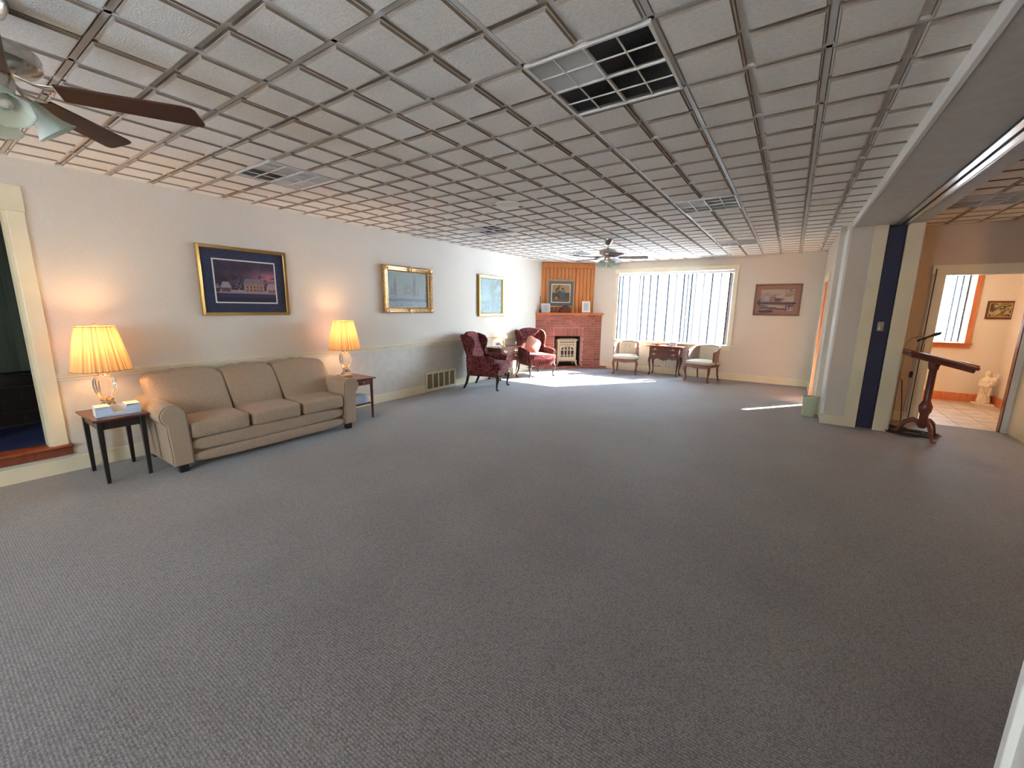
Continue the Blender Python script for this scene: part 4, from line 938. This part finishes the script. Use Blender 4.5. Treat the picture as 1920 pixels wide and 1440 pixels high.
bi = thing('wastebasket', 'pale green plastic wastebasket at the foot of the white pillar', 'bin', (5.735, 7.44, 0))
G().lathe([(.078, 0), (.080, .004), (.099, .285), (.106, .287), (.106, .296), (.097, .296), (.094, .28), (.076, .01)], seg=36).build('body', 'bin', bi)

# ------------------------------------------------------------------ accordion partition
pt = thing('folding_partition', 'navy accordion partition folded into its pocket beside the pillar', 'partition', (6.33, 7.1, 0))
n = 9
for i in range(n-1):
    y0 = i*.055; s = 1 if i % 2 else -1
    G().prism([(-.078*s, y0), (.078*s, y0+.05), (.078*s, y0+.056), (-.078*s, y0+.006)], .012, 2.59, 2).build('panel', 'navy_part', pt)
G().box(-.085, .085, -.03, .0, .012, 2.59).build('lead_post', 'navy_part', pt, .008)
lp = G().box(-.035, .03, -.034, -.03, 1.30, 1.42).build('latch_plate', 'chrome', pt, .002)
G().tube([(-.01, -.034, 1.33), (-.01, -.06, 1.33), (-.01, -.06, 1.39), (-.01, -.034, 1.39)], .005, 6).build('pull', 'chrome', lp)

# ------------------------------------------------------------------ podium, microphone stands, cables
po = thing('lectern', 'reddish wooden pedestal lectern with slanted reading top in the side room', 'lectern', (6.87, 6.98, 0))
g = G(); g.M = Matrix.Translation((.02, 0, 1.0)) @ Matrix.Rotation(math.radians(15), 4, 'Y')
g.box(-.285, .285, -.26, .26, -.060, -.020).box(-.305, .305, -.275, .275, -.020, .018); g.build('reading_top', 'cherry', po, .008)
g2 = G(); g2.M = g.M; g2.box(.27, .295, -.26, .26, .012, .035); g2.build('book_ledge', 'cherry', po, .004)
g2 = G(); g2.M = g.M; g2.box(-.12, .20, -.16, .16, .0185, .026); tag(g2.build('open_papers', 'paper'), 'white papers lying on the slanted lectern top', 'paper').location = (6.87, 6.98, 0)
G().lathe([(.055, .90), (.055, .955), (.075, .965), (.075, .975)], seg=4).build('collar', 'cherry', po, .003)
G().lathe([(.04, .22), (.042, .30), (.06, .34), (.065, .40), (.045, .45), (.036, .47), (.036, .85), (.048, .87), (.048, .90)], seg=20).build('column', 'cherry', po)
G().lathe([(.03, .12), (.05, .15), (.06, .19), (.04, .22)], seg=16).build('hub', 'cherry', po)
for k in range(3):
    a = math.radians(-75+120*k); c_, s_ = math.cos(a), math.sin(a)
    P = [(r*c_, r*s_, z) for r, z in ((.02, .19), (.09, .215), (.16, .17), (.20, .09), (.22, .04), (.26, .015), (.29, .02))]
    G().tube(P, [.03, .032, .028, .022, .018, .022, .018], 10).build('leg', 'cherry', po)
ms = thing('microphone_stand', 'chrome microphone stand with black microphone behind the lectern', 'stand', (6.75, 7.35, 0))
G().lathe([(.065, 0), (.065, .02), (.02, .035)], seg=24).build('base', 'black', ms)
G().tube([(0, 0, .03), (0, 0, .72)], .011, 10).build('lower_pole', 'chrome2', ms); G().tube([(0, 0, .72), (0, 0, 1.17)], .007, 10).build('upper_pole', 'chrome2', ms)
G().lathe([(.017, .70), (.019, .76), (.012, .78)], seg=12).build('clutch', 'black', ms)
G().tube([(0, 0, 1.17), (.03, 0, 1.20), (.08, 0, 1.215)], .010, 8).build('clip', 'black', ms)
G().tube([(-.0, 0, 1.185), (.12, 0, 1.25), (.15, 0, 1.265), (.18, 0, 1.28), (.205, 0, 1.295)], [.010, .013, .02, .022, .012], 10).build('microphone', 'rubber', ms)
m2 = thing('boom_stand', 'slim bent boom stand leaning beside the microphone stand', 'stand', (6.66, 7.42, 0))
G().lathe([(.045, 0), (.045, .015), (.012, .025)], seg=20).build('base', 'black', m2)
G().tube([(0, 0, .02), (.0, 0, 1.10), (.01, 0, 1.16), (.05, 0, 1.21), (.13, 0, 1.24), (.17, 0, 1.20), (.175, 0, 1.12), (.175, 0, .98)], .007, 8).build('pole', 'chrome', m2)
G().rbox((.13, 0, 1.24), (.03, .02, .018), 3, 6).build('joint', 'brass', m2)
rnd = random.Random(4)
P = []
for i in range(150):
    a = i*.33; r = .13+.05*math.sin(i*.37)+rnd.uniform(-.01, .01); P.append((r*math.cos(a)*1.5, r*math.sin(a), .008+.02*abs(math.sin(i*.21))))
co = G().tube(P, .005, 6).build('cable_coil', 'rubber'); co.location = (6.80, 7.07, 0); tag(co, 'coil of black cables on the carpet under the lectern', 'cable')
tag(G().tube([(6.60, 7.60, .008), (6.60, 7.62, .3), (6.615, 7.62, .6), (6.66, 7.60, .68), (6.72, 7.60, .62), (6.76, 7.58, .3), (6.78, 7.56, .008)], .006, 6).build('hanging_cable', 'rubber'), 'black cable looping up the side-room wall by the post', 'cable')
tag(G().tube([(6.905, 7.87, 0.02), (6.905, 7.87, 2.12)], .006, 6).build('wall_conduit', 'fan_blade'), 'thin dark vertical cord beside the vestibule doorway casing', 'cord')

# ------------------------------------------------------------------ statue (one carved mass)
sta = thing('statue', 'ivory plaster statue of a robed figure holding a child on vestibule floor', 'statue', (8.235, 10.17, 0), 0)
g = G()
g.lathe([(.075, .03), (.078, .08), (.066, .18), (.058, .28), (.066, .36), (.074, .42), (.06, .46), (.028, .485), (.022, .50)], seg=36, wob=lambda k, s: 1+.09*math.sin(k*2*PI/s*7))
g.rbox((0, -.005, .545), (.03, .034, .042), 2, 8).rbox((0, .012, .535), (.040, .034, .055), 2, 8)
g.tube([(-.07, -.01, .43), (-.085, -.04, .35), (-.03, -.085, .33), (.04, -.08, .36)], [.028, .026, .020, .014], 10)
g.tube([(.07, -.01, .43), (.09, -.03, .36), (.06, -.08, .37)], [.028, .024, .016], 10)
g.rbox((.055, -.06, .43), (.035, .032, .055), 2, 8).rbox((.06, -.06, .515), (.024, .025, .028), 2, 8)
g.tube([(.05, -.06, .39), (.01, -.09, .37), (-.01, -.095, .31)], [.018, .015, .010], 8).tube([(.07, -.07, .46), (.085, -.10, .52), (.08, -.10, .56)], [.012, .010, .008], 8)
g.tube([(-.06, -.05, .30), (-.02, -.08, .18), (.02, -.075, .06)], [.014, .018, .016], 8).tube([(.05, -.05, .30), (.03, -.075, .18), (.06, -.06, .06)], [.014, .016, .014], 8)
fg = g.build('figure', 'ivory', sta)
rm = fg.modifiers.new('carve', 'REMESH'); rm.mode = 'VOXEL'; rm.voxel_size = .0075; rm.use_smooth_shade = True
G().prism([(-.12, -.10), (.12, -.10), (.13, 0), (.12, .10), (-.12, .10), (-.13, 0)], 0, .035, 2).build('plinth', 'ivory', sta, .006)

# ------------------------------------------------------------------ ceiling fans
def fan(label, loc, a0):
    t = thing('ceiling_fan', label, 'fan', loc, a0)
    G().lathe([(.078, 0), (.076, -.02), (.06, -.055), (.03, -.085), (.018, -.088)], seg=30).build('canopy', 'chrome', t)
    G().lathe([(.013, -.087), (.013, -.15)], seg=12).build('downrod', 'chrome', t)
    G().lathe([(.03, -.145), (.09, -.155), (.135, -.175), (.14, -.19), (.14, -.225), (.125, -.24), (.07, -.262), (.05, -.264)], seg=40).build('motor', 'chrome', t)
    G().lathe([(.05, -.263), (.055, -.28), (.05, -.33), (.035, -.345)], seg=24).build('switch_housing', 'chrome', t)
    for k in range(5):
        g = G(); R_ = Matrix.Rotation(2*PI*k/5, 4, 'Z'); g.M = R_
        g.tube([(.06, 0, -.265), (.11, 0, -.285), (.15, .02, -.292), (.20, .03, -.292)], [.012, .012, .010, .009], 8, .5).tube([(.11, 0, -.285), (.15, -.02, -.292), (.20, -.03, -.292)], [.010, .010, .009], 8, .5)
        g.rbox((.21, 0, -.293), (.04, .045, .004), 3, 6); ir = g.build('blade_iron', 'chrome2', t)
        b = G(); b.M = R_ @ Matrix.Translation((0, 0, -.300)) @ Matrix.Rotation(math.radians(-12), 4, 'X')
        b.prism([(.18, -.050), (.60, -.066), (.632, -.062), (.645, -.046), (.665, .045), (.657, .062), (.635, .068), (.18, .052)], -.004, .004, 2); b.build('blade', 'fan_blade', t, .002)
    for k in range(4):
        a = 2*PI*k/4+.5; R_ = Matrix.Rotation(a, 4, 'Z')
        g = G(); g.M = R_; g.tube([(.03, 0, -.335), (.07, 0, -.335), (.09, 0, -.355)], [.010, .010, .02], 8); arm = g.build('light_arm', 'chrome', t)
        s = G(); s.M = R_ @ Matrix.Translation((.085, 0, -.35)) @ Matrix.Rotation(math.radians(-38), 4, 'Y')
        def fl(k2, seg): return 1+.03*math.cos(k2*2*PI/seg*8)
        s.lathe([(.022, -.0), (.030, -.02), (.036, -.05), (.048, -.08), (.066, -.105), (.072, -.112)], seg=32, wob=fl, cap=False); sh = s.build('glass_shade', 'frost', t)
        sm = sh.modifiers.new('thick', 'SOLIDIFY'); sm.thickness = .003
        b = G(); b.M = s.M; b.lathe([(.010, -.02), (.022, -.05), (.022, -.075), (.006, -.09)], seg=12); b.build('bulb', 'white', sh)
    return t
fa = fan('dark-bladed ceiling fan at the upper left, close to the camera', (2.668, .351, H), math.radians(61.1))
fb = dup(fa, (2.67, 6.87, H), math.radians(20), 'distant brushed-nickel ceiling fan with four glass shades before the window')
